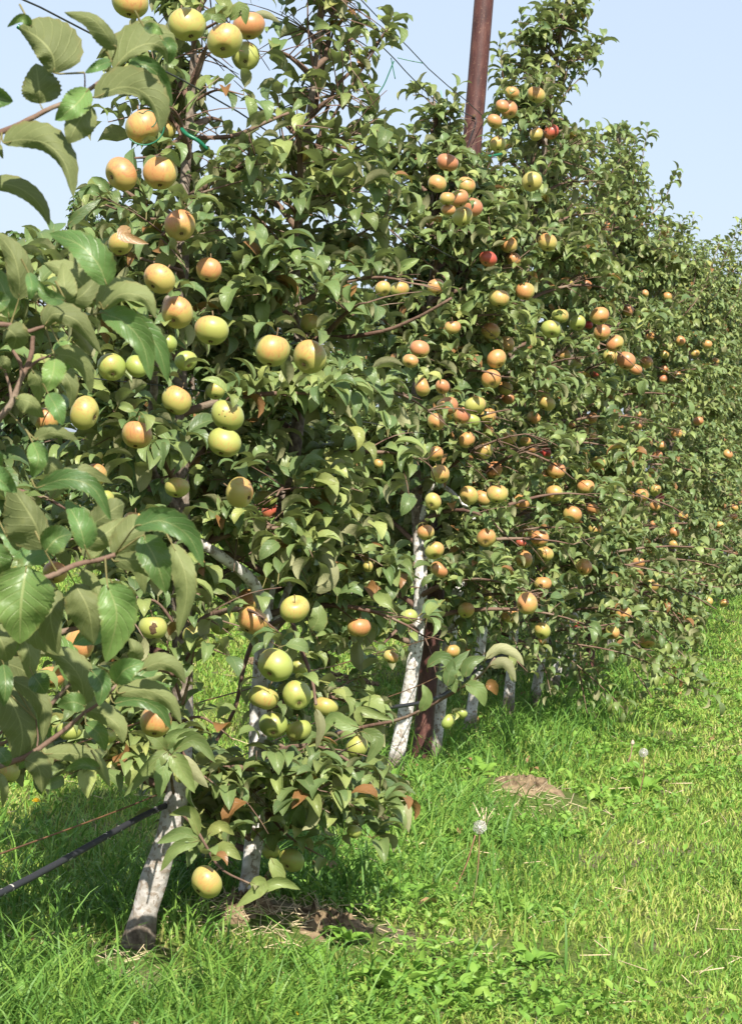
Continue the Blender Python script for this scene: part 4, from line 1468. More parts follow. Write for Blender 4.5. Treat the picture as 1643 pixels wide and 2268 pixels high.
# leaves of the middle trees that the picture shows one by one (picture units)
E_ = (0.575, 1187.6)          # this crop starts at x = 698.6
MIDL = [  # tree, depth, points, wl, wr, side
    (T2, 6.6, [(946, 1478), (975, 1458), (995, 1478), (1000, 1530)], 18, 10, 't'),
    (T2, 6.6, [(930, 1575), (945, 1545), (935, 1515)], 12, 14, 't'),
    (T2, 6.6, [(1075, 1460), (1105, 1438), (1140, 1450), (1160, 1475)], 14, 10, 'u'),
    (T2, 6.6, [(1085, 1475), (1120, 1470), (1142, 1510)], 14, 12, 'u'),
    (T2, 6.6, [(1030, 1515), (1060, 1530), (1073, 1565)], 18, 16, 't'),
    (T2, 6.6, [(1075, 1515), (1090, 1520), (1100, 1540)], 14, 12, 't'),
    (T2, 6.6, [(1030, 1500), (1040, 1470), (1075, 1455)], 16, 14, 't'),
    (T2, 6.6, [(990, 1520), (1000, 1480), (1040, 1440)], 14, 16, 't'),
    (T2, 6.6, [(795, 1612), (760, 1600), (735, 1590), (705, 1640)], 18, 16, 't'),
    (T2, 6.6, [(800, 1608), (800, 1575), (870, 1595)], 12, 16, 't'),
    (T2, 6.5, [(800, 1620), (835, 1640), (812, 1690)], 18, 16, 't'),
    (T2, 6.5, [(700, 1570), (712, 1610), (700, 1660)], 10, 12, 'u'),
    (T1, 5.9, [(375, 1672), (362, 1710), (352, 1770)], 20, 22, 't'),
    (T1, 5.9, [(380, 1672), (400, 1700), (432, 1757)], 22, 20, 't'),
    (T1, 5.9, [(372, 1665), (340, 1690), (275, 1765)], 18, 16, 't'),
    (T1, 5.9, [(385, 1665), (430, 1640), (478, 1690)], 22, 14, 't'),
    (T1, 5.9, [(370, 1660), (385, 1630), (440, 1615)], 14, 16, 't'),
    (T1, 5.9, [(368, 1662), (350, 1640), (320, 1620)], 16, 14, 't'),
    (T1, 5.9, [(385, 1675), (415, 1690), (440, 1720), (462, 1745)], 14, 16, 'u'),
    (T1, 6.0, [(440, 1858), (400, 1846), (348, 1868)], 18, 16, 't'),
    (T1, 6.0, [(442, 1862), (390, 1880), (356, 1930)], 14, 14, 't'),
    (T1, 6.0, [(440, 1850), (420, 1800), (375, 1805)], 12, 16, 't'),
    (T1, 6.0, [(470, 1905), (500, 1880), (535, 1905)], 18, 16, 't'),
    (T1, 6.0, [(460, 1850), (490, 1830), (520, 1850)], 14, 12, 't'),
    (T1, 6.0, [(555, 1955), (575, 1965), (522, 2010)], 20, 16, 't'),
    (T1, 6.0, [(600, 1900), (618, 1940), (612, 1975)], 16, 16, 't'),
    (T1, 6.0, [(575, 1975), (620, 1955), (665, 1970)], 14, 12, 't'),
    (T2, 6.7, [(690, 1310), (725, 1280), (715, 1240), (692, 1222)], 10, 26, 'u'),
    (T2, 6.8, [(590, 1290), (625, 1268), (660, 1280), (640, 1250)], 14, 14, 'u'),
    (T2, 6.5, [(690, 1395), (705, 1370), (700, 1330)], 20, 22, 't'),
    (T1, 5.4, [(290, 505), (275, 520), (330, 540)], 12, 16, 'd'),
    (T1, 6.2, [(150, 500), (180, 470), (225, 440)], 10, 14, 't'),
    (T1, 6.2, [(222, 432), (200, 420), (163, 438)], 10, 14, 't'),
    (T1, 6.2, [(240, 425), (225, 405), (203, 392)], 12, 12, 't'),
    (T1, 6.3, [(545, 45), (585, 30), (622, 50)], 8, 12, 'u'),
    (T1, 6.0, [(345, 345), (330, 365), (340, 390)], 14, 14, 't'),
    (T1, 5.6, [(355, 340), (380, 345), (400, 370)], 14, 12, 't'),
    (T1, 5.6, [(500, 50), (470, 30), (440, 55)], 14, 14, 't'),
    (T1, 5.6, [(510, 45), (535, 20), (545, 55)], 18, 12, 't'),
    (T1, 5.6, [(490, 40), (500, 10), (470, -15)], 16, 16, 't'),
    (T3, 8.2, [(905, 1730), (890, 1745), (872, 1758), (858, 1768)], 14, 14, 'u'),
    (T2, 6.9, [(860, 1775), (895, 1785), (905, 1845)], 16, 16, 'u'),
    (T2, 6.9, [(830, 1755), (838, 1770), (852, 1785)], 10, 10, 'd'),
]
for t, D, pts, wl_, wr_, side in MIDL:
    b0 = P(*pts[0], D)
    shaped_leaf(t, pts, wl_, wr_, D, side == 'u', mat=M_LEAF_DRY if side == 'd' else M_LEAF, n=12, ser=0.03, bulge=0.012,
                petiole=b0 + np.array([RS.uniform(-.015, .015), 0.02, -0.015]), tilt=RS.uniform(-0.02, 0.02), fold=RS.uniform(0.2, 0.6))
MID_STEMS = [
    (T2, D2, 6.6, [(700, 1640), (790, 1613), (880, 1595), (946, 1567), (1010, 1530), (1060, 1500), (1095, 1458)], 0.006, 0.003, M_TWIG),
    (T1, D1, 6.0, [(385, 1760), (380, 1720), (376, 1672)], 0.005, 0.003, M_TWIG),
    (T1, D1, 6.0, [(400, 1800), (430, 1830), (455, 1870), (490, 1925), (560, 1960)], 0.005, 0.003, M_TWIG),
    (T1, D1, 6.0, [(408, 1150), (330, 1020), (342, 860), (345, 760), (357, 700), (372, 660)], 0.013, 0.008, M_PALE),
    (T1, D1, 6.4, [(402, 520), (370, 490), (330, 485)], 0.007, 0.004, M_TWIG),
    (T1, D1, 5.9, [(405, 300), (380, 320), (350, 345), (300, 350)], 0.006, 0.003, M_TWIG),
    (T1, D1, 6.3, [(425, 115), (440, 75), (480, 50), (520, 30)], 0.006, 0.003, M_TWIG),
    (T1, D1, 6.5, [(400, 300), (450, 305), (520, 300), (590, 270), (640, 250)], 0.008, 0.004, M_TWIG),
    (T2, 6.7, 6.4, [(590, 1370), (560, 1290), (500, 1240), (440, 1200), (385, 1165)], 0.019, 0.013, M_LIMB_WHITE),
    (T2, D2, 7.0, [(575, 1560), (600, 1420), (625, 1340), (648, 1280)], 0.013, 0.010, M_LIMB_WHITE),
    (T2, D2, 6.5, [(590, 1390), (640, 1370), (660, 1420), (690, 1500), (700, 1560)], 0.009, 0.004, M_TWIG),
    (T2, D2, 7.1, [(480, 1640), (520, 1570), (540, 1480), (560, 1420)], 0.006, 0.008, M_TWIG),
    (T2, D2, 6.8, [(690, 750), (780, 745), (860, 730), (930, 700), (1000, 660)], 0.008, 0.004, M_TWIG),
    (T3, D3, 10.2, [(930, 1300), (870, 1275), (800, 1300), (745, 1330)], 0.018, 0.009, M_LIMB_WHITE),
    (T3, D3, 10.3, [(925, 1180), (960, 1075), (1015, 1105), (1050, 1150)], 0.014, 0.009, M_LIMB_WHITE),
    (T3, D3, 10.35, [(928, 1240), (975, 1235), (1010, 1275)], 0.012, 0.009, M_LIMB_WHITE),
    (T2, D2, 7.1, [(700, 330), (740, 200), (800, 140), (850, 75), (868, 55)], 0.007, 0.003, M_TWIG),
    (T2, D2, 7.2, [(690, 260), (700, 150), (712, 60), (716, -60)], 0.007, 0.004, M_TWIG),
    (T2, D2, 7.15, [(700, 230), (720, 120), (738, 20), (745, -80)], 0.007, 0.004, M_TWIG),
]
for t, Da, Db, pts, ra, rb, m in MID_STEMS:
    im = smooth_path(pts, 14)
    Ds = np.linspace(Da, Db, 14) if Da > Db else np.full(14, Db)
    w3 = P(im[:, 0], im[:, 1], Ds) - np.array(t.location)
    v, q = tube_arrays(w3, np.linspace(ra, rb, 14), 8, 0.06)
    link('branch', mesh_quads('branch', v, q), t, m)

# long leafy shoots that make the outline of the crowns
def top_shoots():
    out = []
    rr = random.Random(77)
    for i, t in ROWT.items():
        if i < 2:
            continue
        H = SPEC[i][1]
        bx, by = t.location[0], t.location[1]
        for k in range(6):
            z0, z1 = H - rr.uniform(0.6, 1.0), H + (rr.uniform(-0.55, -0.15) if i < 6 else rr.uniform(-0.25, 0.15))
            ox, oy = rr.uniform(-0.3, 0.4), rr.uniform(-0.3, 0.3)
            p0 = np.array([bx + ox * 0.5, by + oy * 0.5, z0])
            p1 = np.array([bx + ox * 1.3 + rr.uniform(-.1, .2), by + oy * 1.2, z1])
            pm = (p0 + p1) / 2 + np.array([ox * 0.25, 0, -0.05])
            out.append((t, None, [p0, pm, p1]))
    return out


SHOOTS = top_shoots() + [
    (ROWT[1], 12.0, [(1165, 420), (1200, 280), (1235, 150), (1280, 30), (1300, -30)]), (ROWT[1], 12.1, [(1175, 380), (1180, 230), (1155, 120), (1152, 45)]),
    (ROWT[1], 12.0, [(1190, 330), (1240, 230), (1300, 120), (1335, 95)]), (ROWT[1], 12.1, [(1180, 400), (1130, 250), (1110, 140)]),
    (ROWT[1], 11.9, [(1210, 300), (1250, 210), (1310, 150)]), (ROWT[1], 12.0, [(1160, 300), (1120, 200), (1105, 100)]),
    (ROWT[1], 12.0, [(1200, 250), (1210, 120), (1205, 20)]), (ROWT[1], 11.8, [(1185, 420), (1240, 330), (1300, 290)]),
    (ROWT[2], 12.7, [(1200, 460), (1260, 350), (1330, 300), (1395, 300)]), (ROWT[2], 12.6, [(1185, 560), (1260, 460), (1330, 400), (1400, 350)]),
    (ROWT[3], 13.6, [(1300, 560), (1360, 470), (1400, 440), (1430, 405)]), (ROWT[3], 14.0, [(1290, 640), (1350, 560), (1420, 500), (1490, 505)]),
    (T3, 10.4, [(1050, 430), (960, 370), (905, 335), (860, 325)]), (T3, 10.4, [(1030, 400), (1000, 290), (940, 215), (915, 212)]),
    (T3, 10.3, [(960, 520), (920, 460), (890, 440)]), (T3, 10.4, [(960, 480), (985, 330), (1010, 200)]), (T3, 10.2, [(990, 620), (920, 560), (850, 500), (820, 510)]),
    (T3, 10.4, [(955, 400), (930, 320), (905, 300)]),
    (T2, 7.0, [(700, 330), (760, 220), (830, 110), (868, 50)]), (T2, 6.9, [(700, 300), (780, 330), (850, 290)]), (T2, 6.9, [(680, 450), (780, 420), (860, 390)]),
    (T2, 6.9, [(660, 600), (590, 500), (520, 450)]), (T2, 7.0, [(650, 650), (740, 560), (850, 480), (862, 420)]),
    (T2, 7.0, [(660, 400), (600, 380), (545, 330), (480, 300)]), (T2, 7.1, [(700, 250), (712, 100), (716, -60)]), (T2, 7.1, [(700, 200), (740, 60), (760, -60)]),
    (T1, 6.4, [(410, 520), (300, 480), (200, 440)]), (T1, 6.2, [(405, 600), (260, 560), (190, 560)]), (T1, 6.4, [(410, 440), (470, 420), (540, 400)]),
    (T1, 6.4, [(420, 230), (480, 200), (540, 210)]), (T1, 6.5, [(415, 300), (350, 250), (240, 270)]),
    (ROWT[4], 15.2, [(1380, 560), (1390, 430), (1378, 285)]), (ROWT[5], 16.0, [(1420, 600), (1430, 480), (1420, 385)]), (ROWT[4], 15.0, [(1340, 520), (1360, 420), (1395, 330)]),
    (ROWT[7], 18.8, [(1490, 660), (1512, 560), (1505, 490)]), (ROWT[8], 20.0, [(1520, 680), (1540, 600), (1530, 530)]), (ROWT[9], 21.3, [(1545, 700), (1560, 620), (1558, 545)]),
    (ROWT[13], 26.8, [(1600, 720), (1622, 620), (1642, 545)]), (ROWT[11], 24.0, [(1575, 700), (1590, 640), (1585, 590)]),
    (ROWT[2], 12.3, [(1230, 1420), (1350, 1440), (1440, 1470), (1520, 1515), (1585, 1545)]), (ROWT[2], 12.4, [(1300, 1390), (1420, 1380), (1500, 1440), (1545, 1490)]),
    (ROWT[3], 13.3, [(1250, 1450), (1330, 1520), (1380, 1570)]), (ROWT[3], 13.2, [(1280, 1480), (1290, 1530), (1300, 1580)]), (ROWT[5], 15.0, [(1400, 1480), (1440, 1540), (1450, 1575)]),
    (ROWT[5], 15.4, [(1480, 1280), (1560, 1270), (1640, 1280)]), (ROWT[4], 14.2, [(1380, 1250), (1480, 1270), (1580, 1300), (1660, 1290)]),
    (ROWT[2], 12.2, [(1150, 1420), (1200, 1470), (1220, 1540)]), (ROWT[1], 11.4, [(1080, 1400), (1130, 1450), (1170, 1490)]),
    (ROWT[1], 11.3, [(1010, 1250), (1050, 1330), (1085, 1400)]), (ROWT[1], 11.2, [(1060, 1230), (1100, 1310), (1110, 1400)]), (ROWT[2], 12.0, [(1080, 1290), (1150, 1350), (1190, 1440)]),
    (ROWT[2], 12.3, [(1120, 1250), (1200, 1330), (1260, 1400)]), (ROWT[3], 13.2, [(1150, 1330), (1210, 1400), (1230, 1470)]), (ROWT[3], 13.3, [(1200, 1300), (1270, 1400), (1290, 1480)]),
    (ROWT[0], 10.8, [(960, 1300), (1000, 1370), (1040, 1440)]), (ROWT[4], 14.0, [(1240, 1380), (1300, 1450), (1330, 1500)]), (ROWT[2], 12.5, [(1110, 1380), (1140, 1420), (1150, 1470)]),
    (ROWT[3], 13.5, [(1180, 1380), (1190, 1440), (1185, 1490)]), (ROWT[1], 11.5, [(1000, 1380), (1040, 1450), (1050, 1500)]), (ROWT[4], 14.5, [(1220, 1330), (1260, 1430), (1265, 1470)]),
    (T1, 6.1, [(400, 1500), (330, 1480), (260, 1500)]), (T1, 6.1, [(400, 1480), (440, 1430), (500, 1450)]), (T1, 6.2, [(395, 1600), (450, 1590), (520, 1640)]),
    (T1, 6.1, [(400, 1400), (340, 1330), (280, 1360)]), (T1, 6.1, [(390, 1700), (330, 1680), (270, 1700)]), (T1, 6.2, [(400, 1550), (380, 1480), (370, 1420)]),
    (T1, 6.2, [(400, 1660), (430, 1700), (480, 1740)]), (T1, 6.15, [(405, 1560), (420, 1500), (430, 1440)]), (T2, 6.8, [(600, 1700), (660, 1760), (730, 1800)]),
    (T2, 6.8, [(620, 1650), (700, 1690), (800, 1720)]), (T2, 6.8, [(590, 1800), (650, 1860), (720, 1900)]), (T2, 6.9, [(580, 1760), (520, 1730), (460, 1720)]),
    (ROWT[3], 13.0, [(1100, 1330), (1250, 1260), (1330, 1150), (1380, 1100)]),
]
rng = np.random.default_rng(41)
for t, D, pts in SHOOTS:
    im = smooth_path(pts, 22)
    w3 = im if D is None else P(im[:, 0], im[:, 1], D + np.linspace(0.12, 0, 22))
    base = np.array(t.location)
    L = np.linalg.norm(np.diff(w3, axis=0), axis=1).sum()
    v, q = tube_arrays(w3 - base, np.linspace(0.0055, 0.0018, 22), 5, 0.05)
    link('shoot', mesh_quads('shoot', v, q), t, M_TWIG)
    m = int(L / 0.030)
    u = np.linspace(0.12, 1, m)
    c = np.stack([np.interp(u * 21, np.arange(22), w3[:, k]) for k in range(3)], -1)
    c = np.repeat(c, rng.integers(1, 3, m), axis=0)
    ax = (w3[-1] - w3[0]) / np.linalg.norm(w3[-1] - w3[0])
    a = np.arange(len(c)) * 2.4 + rng.normal(size=len(c)) * 0.4
    e1 = np.cross(ax, [0.1, 0.9, 0.2]); e1 /= np.linalg.norm(e1)
    e2 = np.cross(ax, e1)
    f = np.cos(a)[:, None] * e1 + np.sin(a)[:, None] * e2 + ax * 0.5 + np.array([0, 0, 0.35])
    f /= np.linalg.norm(f, axis=1)[:, None]
    rec = next(x for x in TREES if x['root'] is t)
    s_ = rng.uniform(0.060, 0.100, len(c))
    fr = frames(f, 0.2)
    rec['pos'] = np.vstack([rec['pos'], c]); rec['s'] = np.concatenate([rec['s'], s_])
    rec['tid'] = np.concatenate([rec['tid'], rng.integers(0, len(rec['T']), len(c))])
    rec['fr'] = tuple(np.vstack([A, B]) for A, B in zip(rec['fr'], fr))
for k, (ax, ay, ad, c, lab, D) in enumerate(APPLES):
    if rng.random() < 0.25 or ay < 20:
        continue
    pa = P(ax, ay, D)
    ra = ad * D / F_PX / 2
    best = min(TREES, key=lambda t: np.hypot(t['base'][0] - pa[0], t['base'][1] - pa[1] - (0.3 if ax > 900 else 0)))
    m = int(rng.integers(2, 5))
    c0 = pa + np.array([0, 0, ra * 1.15]) + rng.normal(size=(m, 3)) * 0.008 - Fw * ra * 0.3
    a = rng.random() * 6.28 + np.arange(m) * 2.1
    f = np.cos(a)[:, None] * Rt - np.abs(np.sin(a))[:, None] * Fw * 0.8 + np.array([0, 0, 1.0]) * rng.uniform(-0.1, 0.5, (m, 1))
    f /= np.linalg.norm(f, axis=1)[:, None]
    best['pos'] = np.vstack([best['pos'], c0]); best['s'] = np.concatenate([best['s'], rng.uniform(0.05, 0.085, m)])
    best['tid'] = np.concatenate([best['tid'], rng.integers(0, len(best['T']), m)])
    best['fr'] = tuple(np.vstack([A, B]) for A, B in zip(best['fr'], frames(f, 0.35)))
emit_leaves()
rng = np.random.default_rng(17)


# ---------------------------------------------------------------- apples
def apple_mesh(nr, ns, seed, cut=None):
    r = np.random.default_rng(seed)
    th = np.linspace(0.02, math.pi - 0.02, nr)
    ph = np.arange(ns) * 2 * math.pi / ns
    TH, PH = np.meshgrid(th, ph, indexing='ij')
    rad = np.sin(TH) ** 0.92
    z = np.cos(TH) * 0.86
    z -= 0.34 * np.exp(-(TH / 0.34) ** 2)
    z += 0.20 * np.exp(-((math.pi - TH) / 0.30) ** 2)
    rad *= 1 - 0.10 * ((1 - np.cos(TH)) / 2) ** 2
    lob = 1 + 0.022 * np.cos(5 * PH + r.random() * 6) * ((1 - np.cos(TH)) / 2) ** 2 + 0.035 * np.cos(2 * PH + r.random() * 6) + 0.035 * np.cos(PH + r.random() * 6)
    V = np.stack([rad * lob * np.cos(PH), rad * lob * np.sin(PH), z + 0.07 * np.sin(PH + r.random() * 6) * np.sin(TH)], -1).reshape(-1, 3)
    i = np.arange(nr - 1)[:, None] * ns
    j = np.arange(ns)[None]
    Q = np.stack([i + j, i + ns + j, i + ns + (j + 1) % ns, i + (j + 1) % ns], -1).reshape(-1, 4)
    Q2 = []
    for e, o in ((0, 1), ((nr - 1) * ns, -1)):
        c = len(V)
        V = np.vstack([V, V[e:e + ns].mean(0)])
        for a in range(0, ns, 2):
            qd = (c, e + a, e + (a + 1) % ns, e + (a + 2) % ns)
            Q2.append(qd if o == 1 else qd[::-1])
    return V, np.vstack([Q, np.array(Q2)])


def calyx_arrays(n=5):
    parts = []
    for i in range(n):
        a = i * 2 * math.pi / n
        p = [np.array([0.03 * math.cos(a), 0.03 * math.sin(a), -0.62]), np.array([0.10 * math.cos(a), 0.10 * math.sin(a), -0.70]), np.array([0.06 * math.cos(a), 0.06 * math.sin(a), -0.80])]
        parts.append(tube_arrays(smooth_path(p, 4), [0.035, 0.04, 0.03, 0.008], 4))
    return merge(parts)


SK_HI = [mesh_quads('apple_skin', *apple_mesh(16, 22, s)) for s in range(5)]
SK_LO = [mesh_quads('apple_skin', *apple_mesh(9, 12, s)) for s in range(4)]
for me in SK_HI + SK_LO:
    me.materials.append(M_APPLE)
CAL = mesh_quads('calyx', *calyx_arrays()); CAL.materials.append(M_DARK)
STK = mesh_quads('stalk', *tube_arrays(smooth_path([(0, 0, 0.5), (0.03, 0, 0.85), (0.12, 0.02, 1.25)], 5), [0.04, 0.035, 0.035, 0.04, 0.05], 5)); STK.materials.append(M_STALK)
M_SPOT = plain('red spot', (0.36, 0.05, 0.04), 0.6)
CLS = {  # ripeness, blush, darkness jitter
    'g': (2, 0.22), 'y': (24, 0.46), 'o': (50, 0.62), 'p': (62, 0.78), 'r': (100, 0.95), 'd': (36, 0.50)}
AP_OBJ = []
for k, (x, y, d, c, lab, D) in enumerate(APPLES):
    r = d * D / F_PX / 2 * (1.12 if x > 880 else 1.05)
    p = P(x, y, D)
    # hanging: stalk up, calyx down and often turned towards the light
    tilt = rng.uniform(0.15, 0.95)
    if 'facing the viewer' in lab or 'facing out' in lab or 'calyx out' in lab:
        tilt = 1.15
    yaw = rng.normal() * 0.7
    if 'calyx facing left' in lab:
        yaw, tilt = -0.9, 1.2
    if 'calyx to the right' in lab:
        yaw, tilt = 1.2, 1.2
    up_facing = 'stem end lit' in lab or 'stem dimple' in lab
    view = -Fw
    cal = -np.array([0, 0, 1.0]) * math.cos(tilt) + (view * math.cos(yaw) + Rt * math.sin(yaw)) * math.sin(tilt)
    if up_facing:
        cal = -np.array([0, 0, 1.0]) * 0.8 - view * 0.6
    cal /= np.linalg.norm(cal)
    q = Vector(-cal).to_track_quat('Z', 'Y')
    M3 = q.to_matrix() @ Matrix.Rotation(rng.random() * 6.28, 3, 'Z')
    q = M3.to_quaternion()
    bd = sun_dir + rng.normal(size=3) * 0.35
    bd /= np.linalg.norm(bd)
    lb = M3.inverted() @ Vector(bd)
    ripe, bl = CLS[c]
    ripe = int(np.clip(ripe + rng.normal() * 6, 0, 100))
    if x > 880 and c in 'yop':
        bl += 0.10
    if c == 'd' and x < 860:
        ripe = 14
        bl = 0.36
    bl = float(np.clip(bl + rng.normal() * 0.06, 0, 1))
    big = d >= 46
    grp = 'apples hanging on the orchard trees'
    if big:
        root = thing('apple', lab, 'apple', p, grp)
        root.scale = (r, r * (0.95 + 0.05 * math.sin(k * 3.1)), r * (0.95 + 0.07 * math.sin(k * 1.7)))
        o = link('skin', SK_HI[k % 5], root)
    else:
        root = thing('apple', lab, 'apple', p, grp, data=SK_HI[k % 5] if d > 34 else SK_LO[k % 4])
        root.scale = (r, r * (0.95 + 0.05 * math.sin(k * 3.1)), r * (0.95 + 0.07 * math.sin(k * 1.7)))
        o = root
    root.rotation_mode = 'QUATERNION'
    root.rotation_quaternion = q
    o.pass_index = ripe
    o.color = (lb[0] * 0.5 + 0.5, lb[1] * 0.5 + 0.5, lb[2] * 0.5 + 0.5, bl)
    if big or d > 30:
        link('calyx', CAL, root)
        link('stalk', STK, root)
    AP_OBJ.append(root)
    if 'red spots' in lab or 'rotten' in lab or 'bruise spots' in lab or 'cracked' in lab or 'brown patch' in lab:
        Minv = M3.inverted()
        kind = 'rot' if 'rotten' in lab else 'spot'
        offs = [(0.35, 0.05), (0.15, -0.05), (0.30, -0.25)] if 'red spots' in lab else ([(0.05, -0.30), (-0.05, 0.0), (0.1, 0.2), (0.0, -0.1)] if kind == 'rot' else ([(0.25, 0.15), (-0.1, 0.2), (0.45, 0.1), (0.0, -0.1), (-0.35, 0.0)] if 'bruise' in lab else [(0.0, 0.1), (0.2, -0.1)]))
        for ox, oy in offs:
            vdir = view * math.sqrt(max(0.05, 1 - ox * ox - oy * oy)) + Rt * ox + Up * oy
            lv = np.array(Minv @ Vector(vdir))
            a = np.cross(lv, [0.3, 0.2, 0.9]); a /= np.linalg.norm(a)
            bb = np.cross(lv, a)
            rr = 0.24 if kind == 'rot' else 0.045
            me0 = SK_HI[k % 5]
            # a thin scab that follows the skin: find the skin radius along this direction
            co = np.empty(len(me0.vertices) * 3, np.float32); me0.vertices.foreach_get('co', co); co = co.reshape(-1, 3)
            un = co / np.linalg.norm(co, axis=1)[:, None]
            ring = [lv + (a * math.cos(t) + bb * math.sin(t)) * rr * f * (1 + 0.25 * math.sin(3 * t + ox * 9)) for f in (0.5, 1.0) for t in np.linspace(0, 2 * math.pi, 8, endpoint=False)]
            vs = []
            for s_i, w_ in enumerate([lv] + ring):
                w_ = w_ / np.linalg.norm(w_)
                near = np.argsort(-(un @ w_))[:3]
                R_ = np.linalg.norm(co[near], axis=1).mean()
                vs.append(w_ * (R_ * (1.012 if s_i < 9 else 1.0)))
            qs = [(0, 1 + i, 1 + (i + 1) % 8, 1 + (i + 2) % 8) for i in range(0, 8, 2)] + [(1 + i, 9 + i, 9 + (i + 1) % 8, 1 + (i + 1) % 8) for i in range(8)]
            link('scab' if kind == 'rot' else 'spot', mesh_quads('spot', np.array(vs), np.array(qs)), root, M_SPOT if 'red spots' in lab else M_DARK)


# ---------------------------------------------------------------- posts, wires, hose, ties
def rusty_post(base, top, r, label):
    root = thing('trellis_post', label, 'post', base, 'rusty steel trellis posts')
    path = smooth_path([np.zeros(3) - [0, 0, .1], top - base], 24)
    n = 20
    v, q = tube_arrays(path, r, n)
    link('pipe', mesh_quads('pipe', v, q), root, M_RUST)
    vt, qt = tube_arrays(smooth_path([top - base + [0, 0, -0.03], top - base + [0, 0, .006]], 2), r * 1.03, n)
    link('cap', mesh_quads('cap', vt, qt), root, M_RUST)
    return root


b1 = P(932, 1690, 10.95); b1[2] = gz(b1[0], b1[1])
top1 = b1 + np.array([0.0, 0.0, 3.95])
# measured lean: through (1048, 258) of the picture at the same distance
mid1 = P(1050, 258, 10.95)
d1v = (mid1 - b1) / (mid1 - b1)[2]
top1 = b1 + d1v * 3.95
POST1 = rusty_post(b1, top1, 0.047, 'tall rusty steel pipe post rising out of the top of the picture')
b2 = P(1299, 1500, 16.3); b2[2] = gz(b2[0], b2[1])
m2 = P(1370, 430, 16.3)
POST2 = rusty_post(b2, m2, 0.05, 'shorter looking rusty post farther down the row, mostly hidden in leaves')


def wire(name, label, cat, zs, r, mat, y0=1.5, y1=33, n=60, sag=0.03, off=0.0, zoff=None, group=None):
    ys = np.linspace(y0, y1, n)
    xs = row_x(ys) + off
    z = zs - sag * np.sin((ys - y0) * 0.9) + 0.004 * np.sin(ys * 5)
    path = np.stack([xs, ys, z], -1)
    v, q = tube_arrays(path - path[0], r, 6)
    return thing(name, label, cat, path[0], group, mesh_quads(name, v, q), mat)


G_W = 'trellis wires'
wire('trellis_wire', 'highest thin dark wire tied to the tall rusty post', 'wire', 3.17, 0.0022, M_WIRE_DARK, y0=7.9, sag=0.03, off=-0.03, group=G_W)
wire('trellis_wire', 'dark wire slanting from the top left corner past the bare treetop', 'wire', 2.45, 0.0024, M_WIRE_DARK, sag=0.04, group=G_W)
wire('trellis_wire', 'thin wire behind the green apples with a green knot on it at left', 'wire', 1.62, 0.0018, M_WIRE_DARK, sag=0.02, group=G_W)
wire('trellis_wire', 'thin rusty wire crossing in front of the low hanging apples', 'wire', 0.695, 0.0022, M_WIRE, sag=0.015, off=0.05, group=G_W)
ys = np.concatenate([np.linspace(1.5, 8, 40), np.linspace(8.2, 33, 60)])
xs = row_x(ys) + 0.02
zl = 0.455 + 0.012 * np.sin(ys * 1.7)
path = np.stack([xs, ys, zl + 0.02], -1)
v, q = tube_arrays(path - path[0], 0.0022, 6)
thing('trellis_wire', 'lowest rusty wire carrying the black hose over the tall grass', 'wire', path[0], G_W, mesh_quads('wire', v, q), M_WIRE)
hs = np.abs(np.sin((ys - 6.45) * 1.1))
hz = zl - 0.012 - 0.06 * hs ** 1.6
path = np.stack([xs + 0.02, ys, hz], -1)
hose = thing('drip_hose', 'black irrigation hose with chalky rings sagging below the lowest wire', 'hose', path[0])
v, q = tube_arrays(path - path[0], 0.0088, 12)
link('pipe', mesh_quads('pipe', v, q), hose, M_HOSE)
for i in range(9):
    t = rng.uniform(5.2, 6.6)
    pc = np.array([np.interp(t, ys, path[:, c]) for c in range(3)])
    pd = np.array([np.interp(t + 0.006 + 0.006 * rng.random(), ys, path[:, c]) for c in range(3)])
    v, q = tube_arrays(np.array([pc, pd]) - path[0], 0.0092, 12)
    link('chalk_ring', mesh_quads('chalk_ring', v, q[:int(8 + 4 * rng.random())]), hose, M_CHALK)


def ribbon(name, label, cat, pts, r, mat, sides=5, n=24, group=None):
    w = smooth_path(pts, n)
    v, q = tube_arrays(w - w[0], r, sides)
    return thing(name, label, cat, w[0], group, mesh_quads(name, v, q), mat)


G_T = 'green plastic ties'
ring = [P(316 + 44 * math.cos(a) + 4, 281 + 42 * math.sin(a) - 2, 5.35) for a in np.linspace(-1.2, 2.4, 12)]
ribbon('plastic_tie', 'green plastic tie looped in front of an orange apple', 'tie', ring, 0.0019, M_GREEN, 6, 40, G_T)
ring = [P(330 + 17 * math.cos(a), 264 + 19 * math.sin(a), 5.36) for a in np.linspace(-2.4, 1.2, 12)]
ribbon('plastic_tie', 'thin olive loop of tie lying over the same orange apple', 'tie', [P(308, 249, 5.37)] + ring, 0.0014, M_GREEN, 6, 30, G_T)
ribbon('plastic_tie', 'flat green tie on the dark wire behind the topmost left leaf', 'tie', [P(40, 58, 5.3), P(55, 68, 5.3), P(72, 82, 5.3)], 0.006, M_GREEN, 6, 10, G_T)
ribbon('plastic_tie', 'green tie where the dark wire crosses the bare thin trunk', 'tie', [P(403, 286, 6.4), P(415, 298, 6.38), P(440, 312, 6.38), P(460, 332, 6.4)], 0.006, M_GREEN, 6, 10, G_T)
ribbon('plastic_tie', 'green band around the trunk right of the rusty post', 'tie', [P(1066, 340, 11.2), P(1080, 346, 11.15), P(1095, 344, 11.2), P(1110, 341, 11.25)], 0.007, M_GREEN, 6, 12, G_T)
ribbon('plastic_tie', 'green band on the thin grey trunk left of the rusty post', 'tie', [P(945, 578, 10.5), P(955, 572, 10.4), P(968, 573, 10.4), P(975, 580, 10.5)], 0.007, M_GREEN, 6, 12, G_T)
